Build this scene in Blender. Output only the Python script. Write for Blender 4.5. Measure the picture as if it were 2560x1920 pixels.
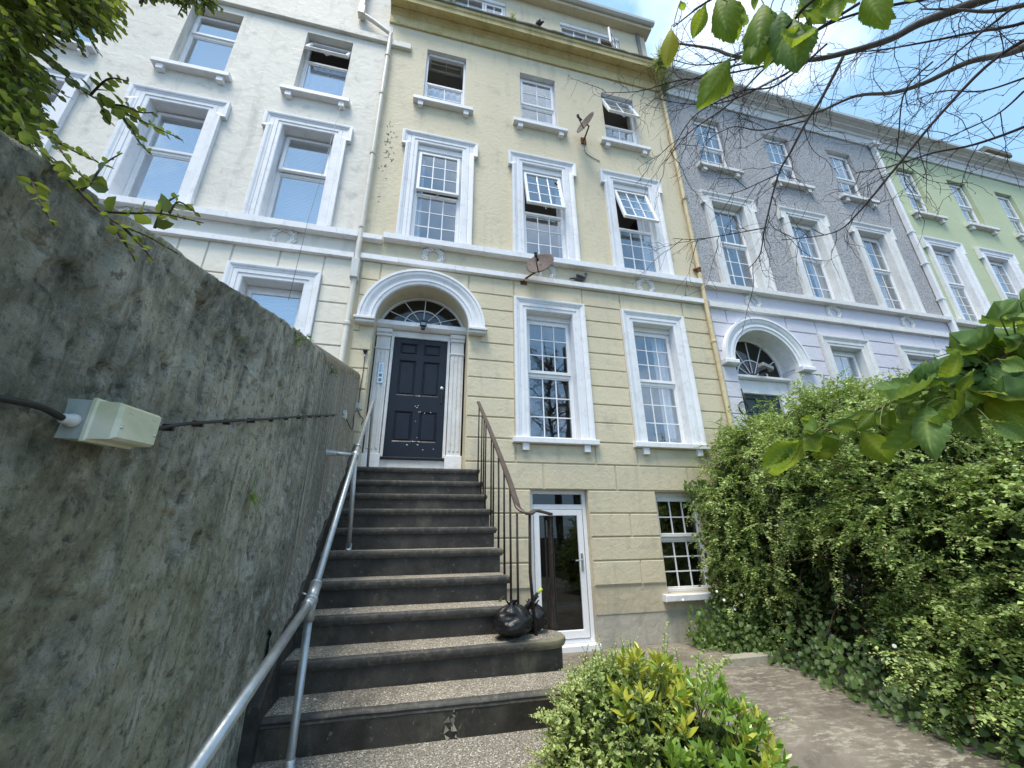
import bpy, math, random
import numpy as np
from mathutils import Vector, Matrix
random.seed(7)
rng = np.random.default_rng(7)
sc = bpy.context.scene
COL = sc.collection
PI = math.pi
for _o in list(bpy.data.objects):
    bpy.data.objects.remove(_o)

# ------------------------------------------------------------------ camera, sky, sun, exposure
CAM = Vector((0.0, -5.9, 0.0))
YAW, PITCH, ROLL = math.radians(13.603), math.radians(20.483), math.radians(-0.677)
FPX = 1000.0                                    # focal length in pixels of the 2560 px wide photograph
_f = Vector((math.sin(YAW)*math.cos(PITCH), math.cos(YAW)*math.cos(PITCH), math.sin(PITCH)))
_r = Vector((math.cos(YAW), -math.sin(YAW), 0))
_u = _r.cross(_f)
RGT = math.cos(ROLL)*_r + math.sin(ROLL)*_u
UPV = -math.sin(ROLL)*_r + math.cos(ROLL)*_u
FWD = _f
cd = bpy.data.cameras.new('camera')
cam = bpy.data.objects.new('camera', cd)
COL.objects.link(cam)
cam.matrix_world = Matrix(((RGT.x, UPV.x, -FWD.x, CAM.x), (RGT.y, UPV.y, -FWD.y, CAM.y),
                           (RGT.z, UPV.z, -FWD.z, CAM.z), (0, 0, 0, 1)))
cd.sensor_width = 36.0
cd.lens = FPX/2560*36
cd.clip_start = 0.02
cd.clip_end = 2000
sc.camera = cam

SUN_AZ = math.radians(216)      # compass-like: 0 = +Y, clockwise seen from above; the sun stands high behind the camera
SUN_EL = math.radians(68)
SUN_DIR = Vector((math.sin(SUN_AZ)*math.cos(SUN_EL), math.cos(SUN_AZ)*math.cos(SUN_EL), math.sin(SUN_EL)))
w = bpy.data.worlds.new('World')
sc.world = w
w.use_nodes = True
nt = w.node_tree
nt.nodes.clear()
wo = nt.nodes.new('ShaderNodeOutputWorld')
bg = nt.nodes.new('ShaderNodeBackground')
sky = nt.nodes.new('ShaderNodeTexSky')
sky.sky_type = 'NISHITA'
sky.sun_disc = False
sky.sun_elevation = SUN_EL
sky.sun_rotation = SUN_AZ
sky.air_density = 1.0
sky.dust_density = 0.4
sky.ozone_density = 2.2
tc = nt.nodes.new('ShaderNodeTexCoord')
mp = nt.nodes.new('ShaderNodeMapping')
mp.inputs['Scale'].default_value = (1.0, 1.0, 1.6)
mp.inputs['Location'].default_value = (3.1, 0.4, 1.7)
nz = nt.nodes.new('ShaderNodeTexNoise')
nz.inputs['Scale'].default_value = 2.3
nz.inputs['Detail'].default_value = 6
nz.inputs['Roughness'].default_value = 0.55
cr = nt.nodes.new('ShaderNodeValToRGB')
cr.color_ramp.elements[0].position = 0.50
cr.color_ramp.elements[1].position = 0.66
mx = nt.nodes.new('ShaderNodeMixRGB')
mx.inputs[2].default_value = (7.6, 8.6, 10.0, 1)
veil = nt.nodes.new('ShaderNodeMixRGB')          # thin bright summer haze over the whole sky
veil.inputs[0].default_value = 0.58
veil.inputs[2].default_value = (3.3, 5.9, 8.8, 1)
mul = nt.nodes.new('ShaderNodeMath')
mul.operation = 'MULTIPLY'
mul.inputs[1].default_value = 0.9
L = nt.links.new
L(tc.outputs['Generated'], mp.inputs[0]); L(mp.outputs[0], nz.inputs['Vector'])
L(nz.outputs['Fac'], cr.inputs[0]); L(cr.outputs[0], mul.inputs[0]); L(mul.outputs[0], mx.inputs[0])
L(sky.outputs[0], veil.inputs[1]); L(veil.outputs[0], mx.inputs[1]); L(mx.outputs[0], bg.inputs[0]); L(bg.outputs[0], wo.inputs[0])
bg.inputs[1].default_value = 0.125

sd = bpy.data.lights.new('sun', 'SUN')
sd.energy = 3.0
sd.angle = math.radians(24)
sd.color = (1.0, 0.92, 0.79)
sun = bpy.data.objects.new('sun', sd)
COL.objects.link(sun)
sun.rotation_euler = SUN_DIR.to_track_quat('Z', 'Y').to_euler()
vs = sc.view_settings
vs.view_transform = 'Standard'
vs.look = 'None'
vs.exposure = 0.56
vs.gamma = 1.0
vs.use_curve_mapping = False
try:
    sc.cycles.max_bounces = 8
    sc.cycles.transparent_max_bounces = 16
except Exception:
    pass

# ------------------------------------------------------------------ pixels of the photograph -> directions
def ray(x, y):
    """direction (depth 1) through a pixel of the 2560x1920 photograph"""
    return RGT*((x-1280)/FPX) - UPV*((y-960)/FPX) + FWD
def at_depth(x, y, d): return CAM + ray(x, y)*d
def at_y(x, y, Y):
    r = ray(x, y); return CAM + r*((Y-CAM.y)/r.y)
def at_x(x, y, X):
    r = ray(x, y); return CAM + r*((X-CAM.x)/r.x)
def at_z(x, y, Z):
    r = ray(x, y); return CAM + r*((Z-CAM.z)/r.z)
S = 2560/2212.0                                  # whole-picture view pixels -> photograph pixels

# ------------------------------------------------------------------ scene helpers
W = {}
def link(o, parent=None, mw=Matrix.Identity(4)):
    COL.objects.link(o)
    if parent is not None:
        o.parent = parent
        o.matrix_parent_inverse = W[parent].inverted()
    o.matrix_basis = mw
    W[o] = mw.copy()
    return o
def tag(o, label=None, cat=None, group=None, kind=None):
    if label: o['label'] = label
    if cat: o['category'] = cat
    if group: o['group'] = group
    if kind: o['kind'] = kind
    return o
def thing(name, label, cat, loc, group=None):
    o = bpy.data.objects.new(name, None)
    o.empty_display_size = 0.1
    link(o, None, Matrix.Translation(Vector(loc)))
    return tag(o, label, cat, group)

class MB:
    """collects shapes in world coordinates; build() makes ONE mesh object with its origin at the bottom of the shape"""
    def __init__(s): s.v = []; s.f = []
    def add(s, vs, fs):
        b = len(s.v); s.v.extend([tuple(p) for p in vs]); s.f.extend([tuple(i+b for i in f) for f in fs]); return s
    def box(s, x0, x1, y0, y1, z0, z1, c=0.0):
        if x0 > x1: x0, x1 = x1, x0
        if y0 > y1: y0, y1 = y1, y0
        if z0 > z1: z0, z1 = z1, z0
        c = min(c, (x1-x0)*.45, (y1-y0)*.45, (z1-z0)*.45)
        if c <= 0:
            return s.add([(x0,y0,z0),(x1,y0,z0),(x1,y1,z0),(x0,y1,z0),(x0,y0,z1),(x1,y0,z1),(x1,y1,z1),(x0,y1,z1)],
                         [(0,3,2,1),(4,5,6,7),(0,1,5,4),(1,2,6,5),(2,3,7,6),(3,0,4,7)])
        # chamfer the edges of the front (-y) face and its sides
        v = [(x0,y1,z0),(x1,y1,z0),(x1,y1,z1),(x0,y1,z1),
             (x0,y0+c,z0),(x1,y0+c,z0),(x1,y0+c,z1),(x0,y0+c,z1),
             (x0+c,y0,z0+c),(x1-c,y0,z0+c),(x1-c,y0,z1-c),(x0+c,y0,z1-c)]
        f = [(3,2,1,0),(8,9,10,11)]
        for i in range(4):
            j = (i+1) % 4
            f += [(i, j, 4+j, 4+i), (4+i, 4+j, 8+j, 8+i)]
        return s.add(v, f)
    def prism(s, poly, y0, y1, c=0.0):
        """polygon in (x,z) extruded in y; y0 is the front; optional chamfer of the front rim"""
        n = len(poly)
        A = 0
        for i in range(n):
            a, b = poly[i], poly[(i+1) % n]; A += a[0]*b[1]-b[0]*a[1]
        if A < 0: poly = poly[::-1]
        v = [(p[0], y1, p[1]) for p in poly]
        f = [tuple(range(n))[::-1]]
        if c > 0:
            ins = []
            for i in range(n):
                p0, p1, p2 = Vector(poly[i-1]), Vector(poly[i]), Vector(poly[(i+1) % n])
                d1 = (p1-p0).normalized(); d2 = (p2-p1).normalized()
                n1 = Vector((-d1.y, d1.x)); n2 = Vector((-d2.y, d2.x))
                m = n1+n2
                m = m/max(m.length_squared, .3)*2
                ins.append(p1 + m*c)
            v += [(p[0], y0+c, p[1]) for p in poly] + [(p[0], y0, p[1]) for p in ins]
            f.append(tuple(2*n+i for i in range(n)))
            for i in range(n):
                j = (i+1) % n
                f += [(i, j, n+j, n+i)[::-1], (n+i, n+j, 2*n+j, 2*n+i)[::-1]]
            f = [q[::-1] if k > 0 else q for k, q in enumerate(f)]
            f[1] = f[1][::-1]
        else:
            v += [(p[0], y0, p[1]) for p in poly]
            f.append(tuple(n+i for i in range(n)))
            for i in range(n):
                j = (i+1) % n
                f.append((i, j, n+j, n+i))
        return s.add(v, f)
    def tube(s, pts, r, n=8, cap=True):
        pts = [Vector(p) for p in pts]
        rs = r if isinstance(r, (list, tuple)) else [r]*len(pts)
        b = len(s.v)
        prev = None
        for i, p in enumerate(pts):
            if i == 0: t = pts[1]-pts[0]
            elif i == len(pts)-1: t = pts[-1]-pts[-2]
            else: t = (pts[i+1]-pts[i]).normalized()+(pts[i]-pts[i-1]).normalized()
            if t.length < 1e-9: t = Vector((0,0,1))
            t.normalize()
            if prev is None:
                a = Vector((0,0,1)) if abs(t.z) < .9 else Vector((1,0,0))
                prev = (a - t*a.dot(t)).normalized()
            else:
                prev = prev - t*prev.dot(t)
                if prev.length < 1e-6: prev = t.orthogonal()
                prev.normalize()
            q = t.cross(prev)
            for k in range(n):
                a = 2*PI*k/n
                s.v.append(tuple(p + (prev*math.cos(a)+q*math.sin(a))*rs[i]))
        for i in range(len(pts)-1):
            for k in range(n):
                k2 = (k+1) % n
                s.f.append((b+i*n+k, b+i*n+k2, b+(i+1)*n+k2, b+(i+1)*n+k))
        if cap:
            s.f.append(tuple(b+k for k in range(n))[::-1])
            s.f.append(tuple(b+(len(pts)-1)*n+k for k in range(n)))
        return s
    def sweep_xz(s, path, prof, cap=True):
        """3-sided mouldings: path of (x,z) corner points with right angles, profile of (outward offset, y)"""
        n = len(path); m = len(prof); b = len(s.v)
        for i in range(n):
            p = Vector(path[i]); nn = Vector((0, 0))
            if i > 0:
                d = (p-Vector(path[i-1])).normalized(); nn += Vector((-d.y, d.x))
            if i < n-1:
                d = (Vector(path[i+1])-p).normalized(); nn += Vector((-d.y, d.x))
            for (o, y) in prof:
                q = p+nn*o
                s.v.append((q.x, y, q.y))
        for i in range(n-1):
            for k in range(m-1):
                s.f.append((b+i*m+k, b+i*m+k+1, b+(i+1)*m+k+1, b+(i+1)*m+k))
        if cap:
            s.f.append(tuple(b+k for k in range(m)))
            s.f.append(tuple(b+(n-1)*m+k for k in range(m))[::-1])
        return s
    def extrude_x(s, prof, x0, x1):
        """profile of (y,z) points run along x"""
        m = len(prof)
        v = [(x0, y, z) for y, z in prof]+[(x1, y, z) for y, z in prof]
        f = [(k, m+k, m+(k+1) % m, (k+1) % m) for k in range(m)]
        f += [tuple(range(m)), tuple(m+k for k in range(m))[::-1]]
        return s.add(v, f)
    def arc(s, cx, cz, prof, a0=0.0, a1=PI, n=32):
        """profile of (radius, y) turned about (cx,cz) in the wall plane"""
        b = len(s.v); m = len(prof)
        for i in range(n+1):
            a = a0+(a1-a0)*i/n
            for r, y in prof:
                s.v.append((cx+r*math.cos(a), y, cz+r*math.sin(a)))
        for i in range(n):
            for k in range(m-1):
                s.f.append((b+i*m+k, b+(i+1)*m+k, b+(i+1)*m+k+1, b+i*m+k+1))
        s.f.append(tuple(b+k for k in range(m))); s.f.append(tuple(b+n*m+k for k in range(m))[::-1])
        return s
    def ball(s, c, rx, ry=None, rz=None, nu=10, nv=7, mw=None):
        ry = rx if ry is None else ry; rz = rx if rz is None else rz
        v = []
        for j in range(nv+1):
            t = PI*j/nv
            for i in range(nu):
                a = 2*PI*i/nu
                p = Vector((rx*math.sin(t)*math.cos(a), ry*math.sin(t)*math.sin(a), rz*math.cos(t)))
                if mw is not None: p = mw @ p
                v.append(Vector(c)+p)
        f = []
        for j in range(nv):
            for i in range(nu):
                i2 = (i+1) % nu
                f.append((j*nu+i, (j+1)*nu+i, (j+1)*nu+i2, j*nu+i2))
        return s.add(v, f)
    def lathe(s, c, axis, prof, n=16):
        """profile of (distance along axis, radius)"""
        c = Vector(c); t = Vector(axis).normalized(); a = t.orthogonal().normalized(); q = t.cross(a)
        b = len(s.v)
        for d, r in prof:
            for k in range(n):
                g = 2*PI*k/n
                s.v.append(tuple(c+t*d+(a*math.cos(g)+q*math.sin(g))*r))
        for i in range(len(prof)-1):
            for k in range(n):
                k2 = (k+1) % n
                s.f.append((b+i*n+k, b+i*n+k2, b+(i+1)*n+k2, b+(i+1)*n+k))
        s.f.append(tuple(b+k for k in range(n))[::-1]); s.f.append(tuple(b+(len(prof)-1)*n+k for k in range(n)))
        return s
    def xf(s, M):
        s.v = [tuple(M @ Vector(p)) for p in s.v]; return s
    def build(s, name, mat, parent=None, smooth=False, fix=True, origin=None):
        a = np.array(s.v, dtype=float)
        lo = a.min(0); hi = a.max(0)
        org = Vector(((lo[0]+hi[0])/2, (lo[1]+hi[1])/2, lo[2])) if origin is None else Vector(origin)
        a = a - np.array(org)
        me = bpy.data.meshes.new(name)
        me.from_pydata(a.tolist(), [], s.f)
        if fix:
            import bmesh
            bm = bmesh.new(); bm.from_mesh(me)
            bmesh.ops.recalc_face_normals(bm, faces=bm.faces)
            bm.to_mesh(me); bm.free()
        if smooth:
            me.polygons.foreach_set('use_smooth', [True]*len(me.polygons))
            if smooth == 'auto':
                try: me.set_sharp_from_angle(angle=math.radians(35))
                except Exception: pass
        for m_ in (mat if isinstance(mat, (list, tuple)) else [mat]): me.materials.append(m_)
        me.update()
        o = bpy.data.objects.new(name, me)
        return link(o, parent, Matrix.Translation(org))

def fast_mesh(name, V, F, mat, parent=None, smooth=False, origin=None):
    """V (n,3) and F (m,k) numpy arrays -> object, quickly"""
    V = np.asarray(V, float); F = np.asarray(F, np.int32)
    org = Vector((float(V[:,0].mean()), float(V[:,1].mean()), float(V[:,2].min()))) if origin is None else Vector(origin)
    V = V-np.array(org)
    me = bpy.data.meshes.new(name)
    me.vertices.add(len(V)); me.vertices.foreach_set('co', V.astype(np.float32).ravel())
    k = F.shape[1]
    me.loops.add(F.size); me.loops.foreach_set('vertex_index', F.ravel())
    me.polygons.add(len(F))
    me.polygons.foreach_set('loop_start', np.arange(0, F.size, k, dtype=np.int32))
    me.polygons.foreach_set('loop_total', np.full(len(F), k, np.int32))
    if smooth: me.polygons.foreach_set('use_smooth', np.ones(len(F), bool))
    me.update(calc_edges=True)
    for m_ in (mat if isinstance(mat, (list, tuple)) else [mat]): me.materials.append(m_)
    o = bpy.data.objects.new(name, me)
    return link(o, parent, Matrix.Translation(org))

def instance(name, me, parent, mw):
    o = bpy.data.objects.new(name, me)
    return link(o, parent, mw)

# vectorised value noise
_perm = rng.random(65536)
def _h(i, j, k):
    return _perm[((i*73856093) ^ (j*19349663) ^ (k*83492791)) & 65535]
def vnoise(P):
    P = np.asarray(P, float); I = np.floor(P).astype(np.int64); F_ = P-I; F_ = F_*F_*(3-2*F_)
    r = 0
    for dx in (0, 1):
        for dy in (0, 1):
            for dz in (0, 1):
                wt = (F_[...,0] if dx else 1-F_[...,0])*(F_[...,1] if dy else 1-F_[...,1])*(F_[...,2] if dz else 1-F_[...,2])
                r = r + wt*_h(I[...,0]+dx, I[...,1]+dy, I[...,2]+dz)
    return r
def fbm(P, oct=4):
    P = np.asarray(P, float); a = .5; s = 0; t = 0
    for o in range(oct):
        s = s + a*vnoise(P+o*17.3); t += a; a *= .5; P = P*2.03
    return s/t

# ------------------------------------------------------------------ materials
class N:
    """small node-graph writer"""
    def __init__(s, name):
        s.m = bpy.data.materials.new(name); s.m.use_nodes = True
        s.t = s.m.node_tree; s.t.nodes.clear()
        s.out = s.t.nodes.new('ShaderNodeOutputMaterial')
        s.geo = s.t.nodes.new('ShaderNodeNewGeometry')
    def n(s, typ, **kw):
        x = s.t.nodes.new(typ)
        for k, v in kw.items():
            if hasattr(x, k) and not k[0].isupper(): setattr(x, k, v)
            else: x.inputs[k].default_value = v
        return x
    def l(s, a, b): s.t.links.new(a, b)
    def pos(s, scale=(1,1,1), rot=(0,0,0)):
        mp = s.n('ShaderNodeMapping'); mp.inputs['Scale'].default_value = scale; mp.inputs['Rotation'].default_value = rot
        s.l(s.geo.outputs['Position'], mp.inputs['Vector']); return mp.outputs[0]
    def noise(s, scale, detail=4, rough=.55, vec=None, dist=0.0):
        x = s.n('ShaderNodeTexNoise'); x.inputs['Scale'].default_value = scale; x.inputs['Detail'].default_value = detail
        x.inputs['Roughness'].default_value = rough; x.inputs['Distortion'].default_value = dist
        s.l(vec if vec is not None else s.geo.outputs['Position'], x.inputs['Vector']); return x.outputs['Fac']
    def voro(s, scale, feature='F1', vec=None, out='Distance', rand=1.0):
        x = s.n('ShaderNodeTexVoronoi'); x.feature = feature; x.inputs['Scale'].default_value = scale
        x.inputs['Randomness'].default_value = rand
        s.l(vec if vec is not None else s.geo.outputs['Position'], x.inputs['Vector']); return x.outputs[out]
    def ramp(s, fac, lo, hi, a=0.0, b=1.0):
        x = s.n('ShaderNodeMapRange'); x.inputs[1].default_value = lo; x.inputs[2].default_value = hi
        x.inputs[3].default_value = a; x.inputs[4].default_value = b; x.clamp = True
        s.l(fac, x.inputs[0]); return x.outputs[0]
    def mix(s, fac, a, b):
        x = s.n('ShaderNodeMixRGB')
        for i, q in ((0, fac), (1, a), (2, b)):
            if isinstance(q, (int, float)): x.inputs[i].default_value = q
            elif isinstance(q, (tuple, list)): x.inputs[i].default_value = (*q[:3], 1)
            else: s.l(q, x.inputs[i])
        return x.outputs[0]
    def math(s, op, a, b=None):
        x = s.n('ShaderNodeMath'); x.operation = op
        for i, q in enumerate((a, b)):
            if q is None: continue
            if isinstance(q, (int, float)): x.inputs[i].default_value = q
            else: s.l(q, x.inputs[i])
        return x.outputs[0]
    def bump(s, h, strength=.3, dist=.02, prev=None):
        x = s.n('ShaderNodeBump'); x.inputs['Strength'].default_value = strength; x.inputs['Distance'].default_value = dist
        s.l(h, x.inputs['Height'])
        if prev is not None: s.l(prev, x.inputs['Normal'])
        return x.outputs[0]
    def pbsdf(s, col, rough=.7, spec=.3, metal=0.0, normal=None):
        x = s.n('ShaderNodeBsdfPrincipled')
        if isinstance(col, (tuple, list)): x.inputs['Base Color'].default_value = (*col[:3], 1)
        else: s.l(col, x.inputs['Base Color'])
        if isinstance(rough, (int, float)): x.inputs['Roughness'].default_value = rough
        else: s.l(rough, x.inputs['Roughness'])
        x.inputs['Specular IOR Level'].default_value = spec
        x.inputs['Metallic'].default_value = metal
        if normal is not None: s.l(normal, x.inputs['Normal'])
        return x
    def done(s, sh):
        s.l(sh.outputs[0] if hasattr(sh, 'outputs') else sh, s.out.inputs['Surface']); return s.m

def m_render(name, base, dirt, d_amt=.5, lump=.5, lscale=9, fine=55):
    """painted, lumpy exterior render with weather stains"""
    g = N(name)
    big = g.noise(.7, 5, .6); med = g.noise(3.1, 6, .65); streak = g.noise(2.4, 4, .6, g.pos((1.6, 1.6, .22)))
    c = g.mix(g.ramp(big, .35, .7), base, [min(1, q*.9) for q in base])
    c = g.mix(g.math('MULTIPLY', g.ramp(med, .55, .78), d_amt), c, dirt)
    c = g.mix(g.math('MULTIPLY', g.ramp(streak, .56, .8), d_amt*.8), c, dirt)
    spk = g.noise(38, 3, .7)
    c = g.mix(g.math('MULTIPLY', g.ramp(spk, .62, .75), d_amt*.45), c, [q*.55 for q in dirt])
    h1 = g.noise(lscale, 3, .5, dist=.8); h2 = g.noise(fine, 3, .6)
    b = g.bump(h1, lump, .03)
    b = g.bump(h2, .22, .008, b)
    return g.done(g.pbsdf(c, .62, .25, normal=b))
def m_plain(name, base, rough=.5, var=.12, scale=6, bump=.08, bscale=60, spec=.35, metal=0.0, dirt=None, d=.4):
    g = N(name)
    a = g.noise(scale, 5, .6)
    c = g.mix(g.ramp(a, .3, .7), base, [q*(1-var) for q in base])
    if dirt is not None:
        c = g.mix(g.math('MULTIPLY', g.ramp(g.noise(scale*2.7, 6, .7), .52, .72), d), c, dirt)
    b = g.bump(g.noise(bscale, 3, .6), bump, .01)
    rr = g.ramp(g.noise(scale*1.7, 3), .3, .7, max(.02, rough-.08), min(1, rough+.1))
    return g.done(g.pbsdf(c, rr, spec, metal, b))
def m_leaf(name, cols, rough=.38, trans=.35, spec=.45, tcol=None, vein=False):
    g = N(name)
    r = g.geo.outputs['Random Per Island']
    x = g.n('ShaderNodeValToRGB'); el = x.color_ramp.elements
    while len(el) < len(cols): el.new(.5)
    for i, c in enumerate(cols):
        el[i].position = i/(len(cols)-1); el[i].color = (*c, 1)
    g.l(r, x.inputs[0])
    col = x.outputs[0]
    nv = g.noise(60, 2)
    patch = g.noise(1.7, 4, .6)
    col = g.mix(g.ramp(patch, .42, .62, 0, .45), col, [min(1, q*1.25) for q in cols[-1]])
    col = g.mix(g.ramp(patch, .50, .34, 0, .5), col, [q*.75 for q in cols[0]])
    col = g.mix(g.ramp(nv, .3, .7, 0, .25), col, [q*.6 for q in cols[0]])
    p = g.pbsdf(col, rough, spec)
    t = g.n('ShaderNodeBsdfTranslucent')
    tc_ = g.mix(.55, col, tcol or (.45, .55, .06))
    g.l(tc_, t.inputs['Color'])
    ms = g.n('ShaderNodeMixShader'); ms.inputs[0].default_value = trans
    g.l(p.outputs[0], ms.inputs[1]); g.l(t.outputs[0], ms.inputs[2])
    return g.done(ms)
def m_glass(name, tint=(.93, .95, .96), ior=2.3):
    g = N(name)
    dt = g.n('ShaderNodeVectorMath'); dt.operation = 'DOT_PRODUCT'
    g.l(g.geo.outputs['Incoming'], dt.inputs[0]); g.l(g.geo.outputs['Normal'], dt.inputs[1])
    cs = g.math('ABSOLUTE', dt.outputs['Value']); r0 = ((ior-1)/(ior+1))**2
    fr = g.math('ADD', g.math('MULTIPLY', g.math('POWER', g.math('SUBTRACT', 1.0, cs), 4.0), 1-r0), r0)   # reflectance of a pane, the same from both sides
    tr = g.n('ShaderNodeBsdfTransparent'); tr.inputs[0].default_value = (*tint, 1)
    gl = g.n('ShaderNodeBsdfGlossy'); gl.inputs['Roughness'].default_value = .015
    gl.inputs['Color'].default_value = (.95, .97, 1, 1)
    b = g.bump(g.noise(2.2, 1), .05, .03); g.l(b, gl.inputs['Normal'])
    ms = g.n('ShaderNodeMixShader'); g.l(fr, ms.inputs[0]); g.l(tr.outputs[0], ms.inputs[1]); g.l(gl.outputs[0], ms.inputs[2])
    return g.done(ms)

WHITE = (.80, .81, .84)
M = {}
M['yellow'] = m_render('yellow_render', (.64, .57, .41), (.41, .37, .29), .9, .26, 13)
M['cream'] = m_render('cream_render', (.72, .69, .62), (.36, .36, .33), .95, .3, 6)
M['cream_block'] = m_render('cream_block_render', (.76, .72, .62), (.55, .52, .45), .35, .25, 7)
M['lilac'] = m_render('lilac_render', (.64, .63, .70), (.50, .50, .54), .4, .3, 8)
M['green'] = m_render('green_render', (.50, .56, .36), (.52, .48, .26), .5, .25, 7)
M['plinth'] = m_render('cement_plinth', (.52, .46, .33), (.25, .25, .22), .8, .4, 7)
M['cement'] = m_render('bare_cement', (.46, .43, .36), (.22, .23, .2), .8, .4, 7)
M['trim'] = m_plain('white_trim_paint', WHITE, .45, .10, 3, .18, 30, .35, dirt=(.50, .49, .47), d=.55)
M['trim_old'] = m_plain('weathered_trim_paint', (.74, .74, .73), .55, .14, 4, .35, 24, .3, dirt=(.48, .47, .44), d=.6)
M['upvc'] = m_plain('white_window_plastic', (.82, .83, .85), .28, .05, 4, .03, 30, .45, dirt=(.6, .6, .6), d=.25)
M['bars'] = m_plain('glazing_bar_white', (.80, .82, .86), .3, .04, 4, .02, 30)
M['glass'] = m_glass('window_glass')
M['glass_coated'] = m_glass('coated_window_glass', (.95, .96, .97), 3.8)
M['glass_dark'] = m_glass('door_glass', (.5, .52, .53), 1.6)
M['net'] = m_plain('net_curtain', (.62, .65, .72), .9, .2, 8, .1, 40, .05)
M['blind'] = m_plain('blind_slat', (.84, .86, .90), .5, .06, 3, .02, 20)
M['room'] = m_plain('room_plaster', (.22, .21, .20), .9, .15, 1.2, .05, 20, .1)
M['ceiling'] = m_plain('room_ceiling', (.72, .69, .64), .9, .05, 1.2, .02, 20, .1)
def _pebble():
    g = N('grey_pebbledash')
    v = g.voro(55, 'F1', out='Color'); d = g.voro(55, 'F1')
    sep = g.n('ShaderNodeSeparateColor'); g.l(v, sep.inputs[0])
    c = g.mix(sep.outputs[0], (.20, .205, .22), (.56, .565, .58))
    c = g.mix(g.math('MULTIPLY', g.ramp(g.noise(1.1, 5), .4, .7), .4), c, (.26, .26, .27))
    c = g.mix(g.ramp(g.noise(22, 3, .7), .5, .7, 0, .55), c, (.52, .52, .53))
    b = g.bump(d, .9, .012)
    b = g.bump(g.noise(24, 3), .5, .02, b)
    return g.done(g.pbsdf(c, .8, .2, normal=b))
M['pebble'] = _pebble()
def _cornice():
    g = N('stained_cornice')
    st = g.noise(2.2, 6, .65); st2 = g.noise(1.3, 5, .6, g.pos((3, 1, .5)))
    c = g.mix(g.ramp(st, .4, .7), (.60, .50, .27), (.46, .38, .16))
    c = g.mix(g.ramp(st2, .55, .75, 0, .7), c, (.22, .20, .12))
    c = g.mix(g.ramp(g.noise(17, 4, .7), .6, .72, 0, .7), c, (.09, .085, .06))
    return g.done(g.pbsdf(c, .75, .2, normal=g.bump(g.noise(14, 4), .5, .02)))
M['cornice'] = _cornice()
M['ledge'] = m_plain('weathered_ledge', (.26, .245, .20), .9, .35, 5, .6, 20, .15, dirt=(.08, .09, .05), d=.9)
M['slate'] = m_plain('roof_slate', (.11, .12, .13), .6, .3, 5, .3, 20)
def _wall():
    g = N('old_garden_wall')
    p = g.geo.outputs['Position']
    big = g.noise(1.5, 6, .62); med = g.noise(5.5, 8, .68, dist=.9); fine = g.noise(30, 6, .7)
    c = g.mix(g.ramp(big, .41, .60), (.23, .235, .175), (.66, .625, .47))
    c = g.mix(g.ramp(g.noise(.75, 5, .6, g.pos((1, 1.6, .8))), .47, .62, 0, .6), c, (.15, .155, .12))
    c = g.mix(g.ramp(med, .45, .62, 0, .8), c, (.64, .63, .53))
    c = g.mix(g.ramp(g.noise(3.2, 7, .7, dist=1.4), .54, .66, 0, .6), c, (.21, .22, .19))
    c = g.mix(g.ramp(g.noise(8, 8, .74, g.pos((1, 2.2, .55)), dist=1.1), .53, .62, 0, .6), c, (.14, .145, .125))
    c = g.mix(g.ramp(g.noise(4, 6, .7, g.pos((1, 4.5, .28)), dist=.5), .53, .66, 0, .55), c, (.46, .45, .38))
    c = g.mix(g.ramp(g.noise(19, 7, .7, dist=1.2), .57, .66, 0, .6), c, (.37, .365, .33))
    # moss and olive algae
    sx = g.n('ShaderNodeSeparateXYZ'); g.l(p, sx.inputs[0])
    near = g.ramp(sx.outputs['Y'], -3.6, -4.6)
    low = g.ramp(sx.outputs['Z'], .35, -.15)
    vst = g.noise(6, 6, .65, g.pos((5, 5, .3)))
    c = g.mix(g.ramp(vst, .53, .66, 0, .5), c, (.11, .115, .10))
    c = g.mix(g.ramp(vst, .44, .34, 0, .45), c, (.40, .385, .32))
    alg = g.math('MULTIPLY', g.math('MULTIPLY', near, low), g.ramp(g.noise(2.6, 5, .6), .36, .62))
    c = g.mix(g.math('MULTIPLY', alg, .8), c, (.33, .32, .15))
    # run-off streaks on the smoother far part
    vs_ = g.noise(5.0, 5, .6, g.pos((5, 5, .16)))
    far = g.ramp(sx.outputs['Y'], -3.05, -2.6)
    stc = g.mix(g.ramp(vs_, .38, .62), (.12, .125, .125), (.54, .50, .40))
    stc = g.mix(g.ramp(big, .4, .7, 0, .4), stc, (.23, .23, .21))
    brown = g.ramp(sx.outputs['Y'], -1.7, -.6)
    stc = g.mix(g.math('MULTIPLY', brown, .55), stc, (.42, .38, .28))
    c = g.mix(g.math('MULTIPLY', far, .85), c, stc)
    c = g.mix(g.ramp(fine, .56, .7, 0, .75), c, (.50, .49, .43))
    c = g.mix(g.ramp(fine, .46, .34, 0, .7), c, (.045, .048, .042))
    f2 = g.noise(95, 4, .75)
    c = g.mix(g.ramp(f2, .55, .72, 0, .5), c, (.42, .41, .36))
    c = g.mix(g.ramp(f2, .45, .3, 0, .5), c, (.05, .052, .048))
    b = g.bump(g.noise(14, 9, .75, dist=.8), 1.0, .035)
    b = g.bump(g.noise(60, 4, .7), .45, .008, b)
    return g.done(g.pbsdf(c, .88, .2, normal=b))
M['wall'] = _wall()
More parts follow.
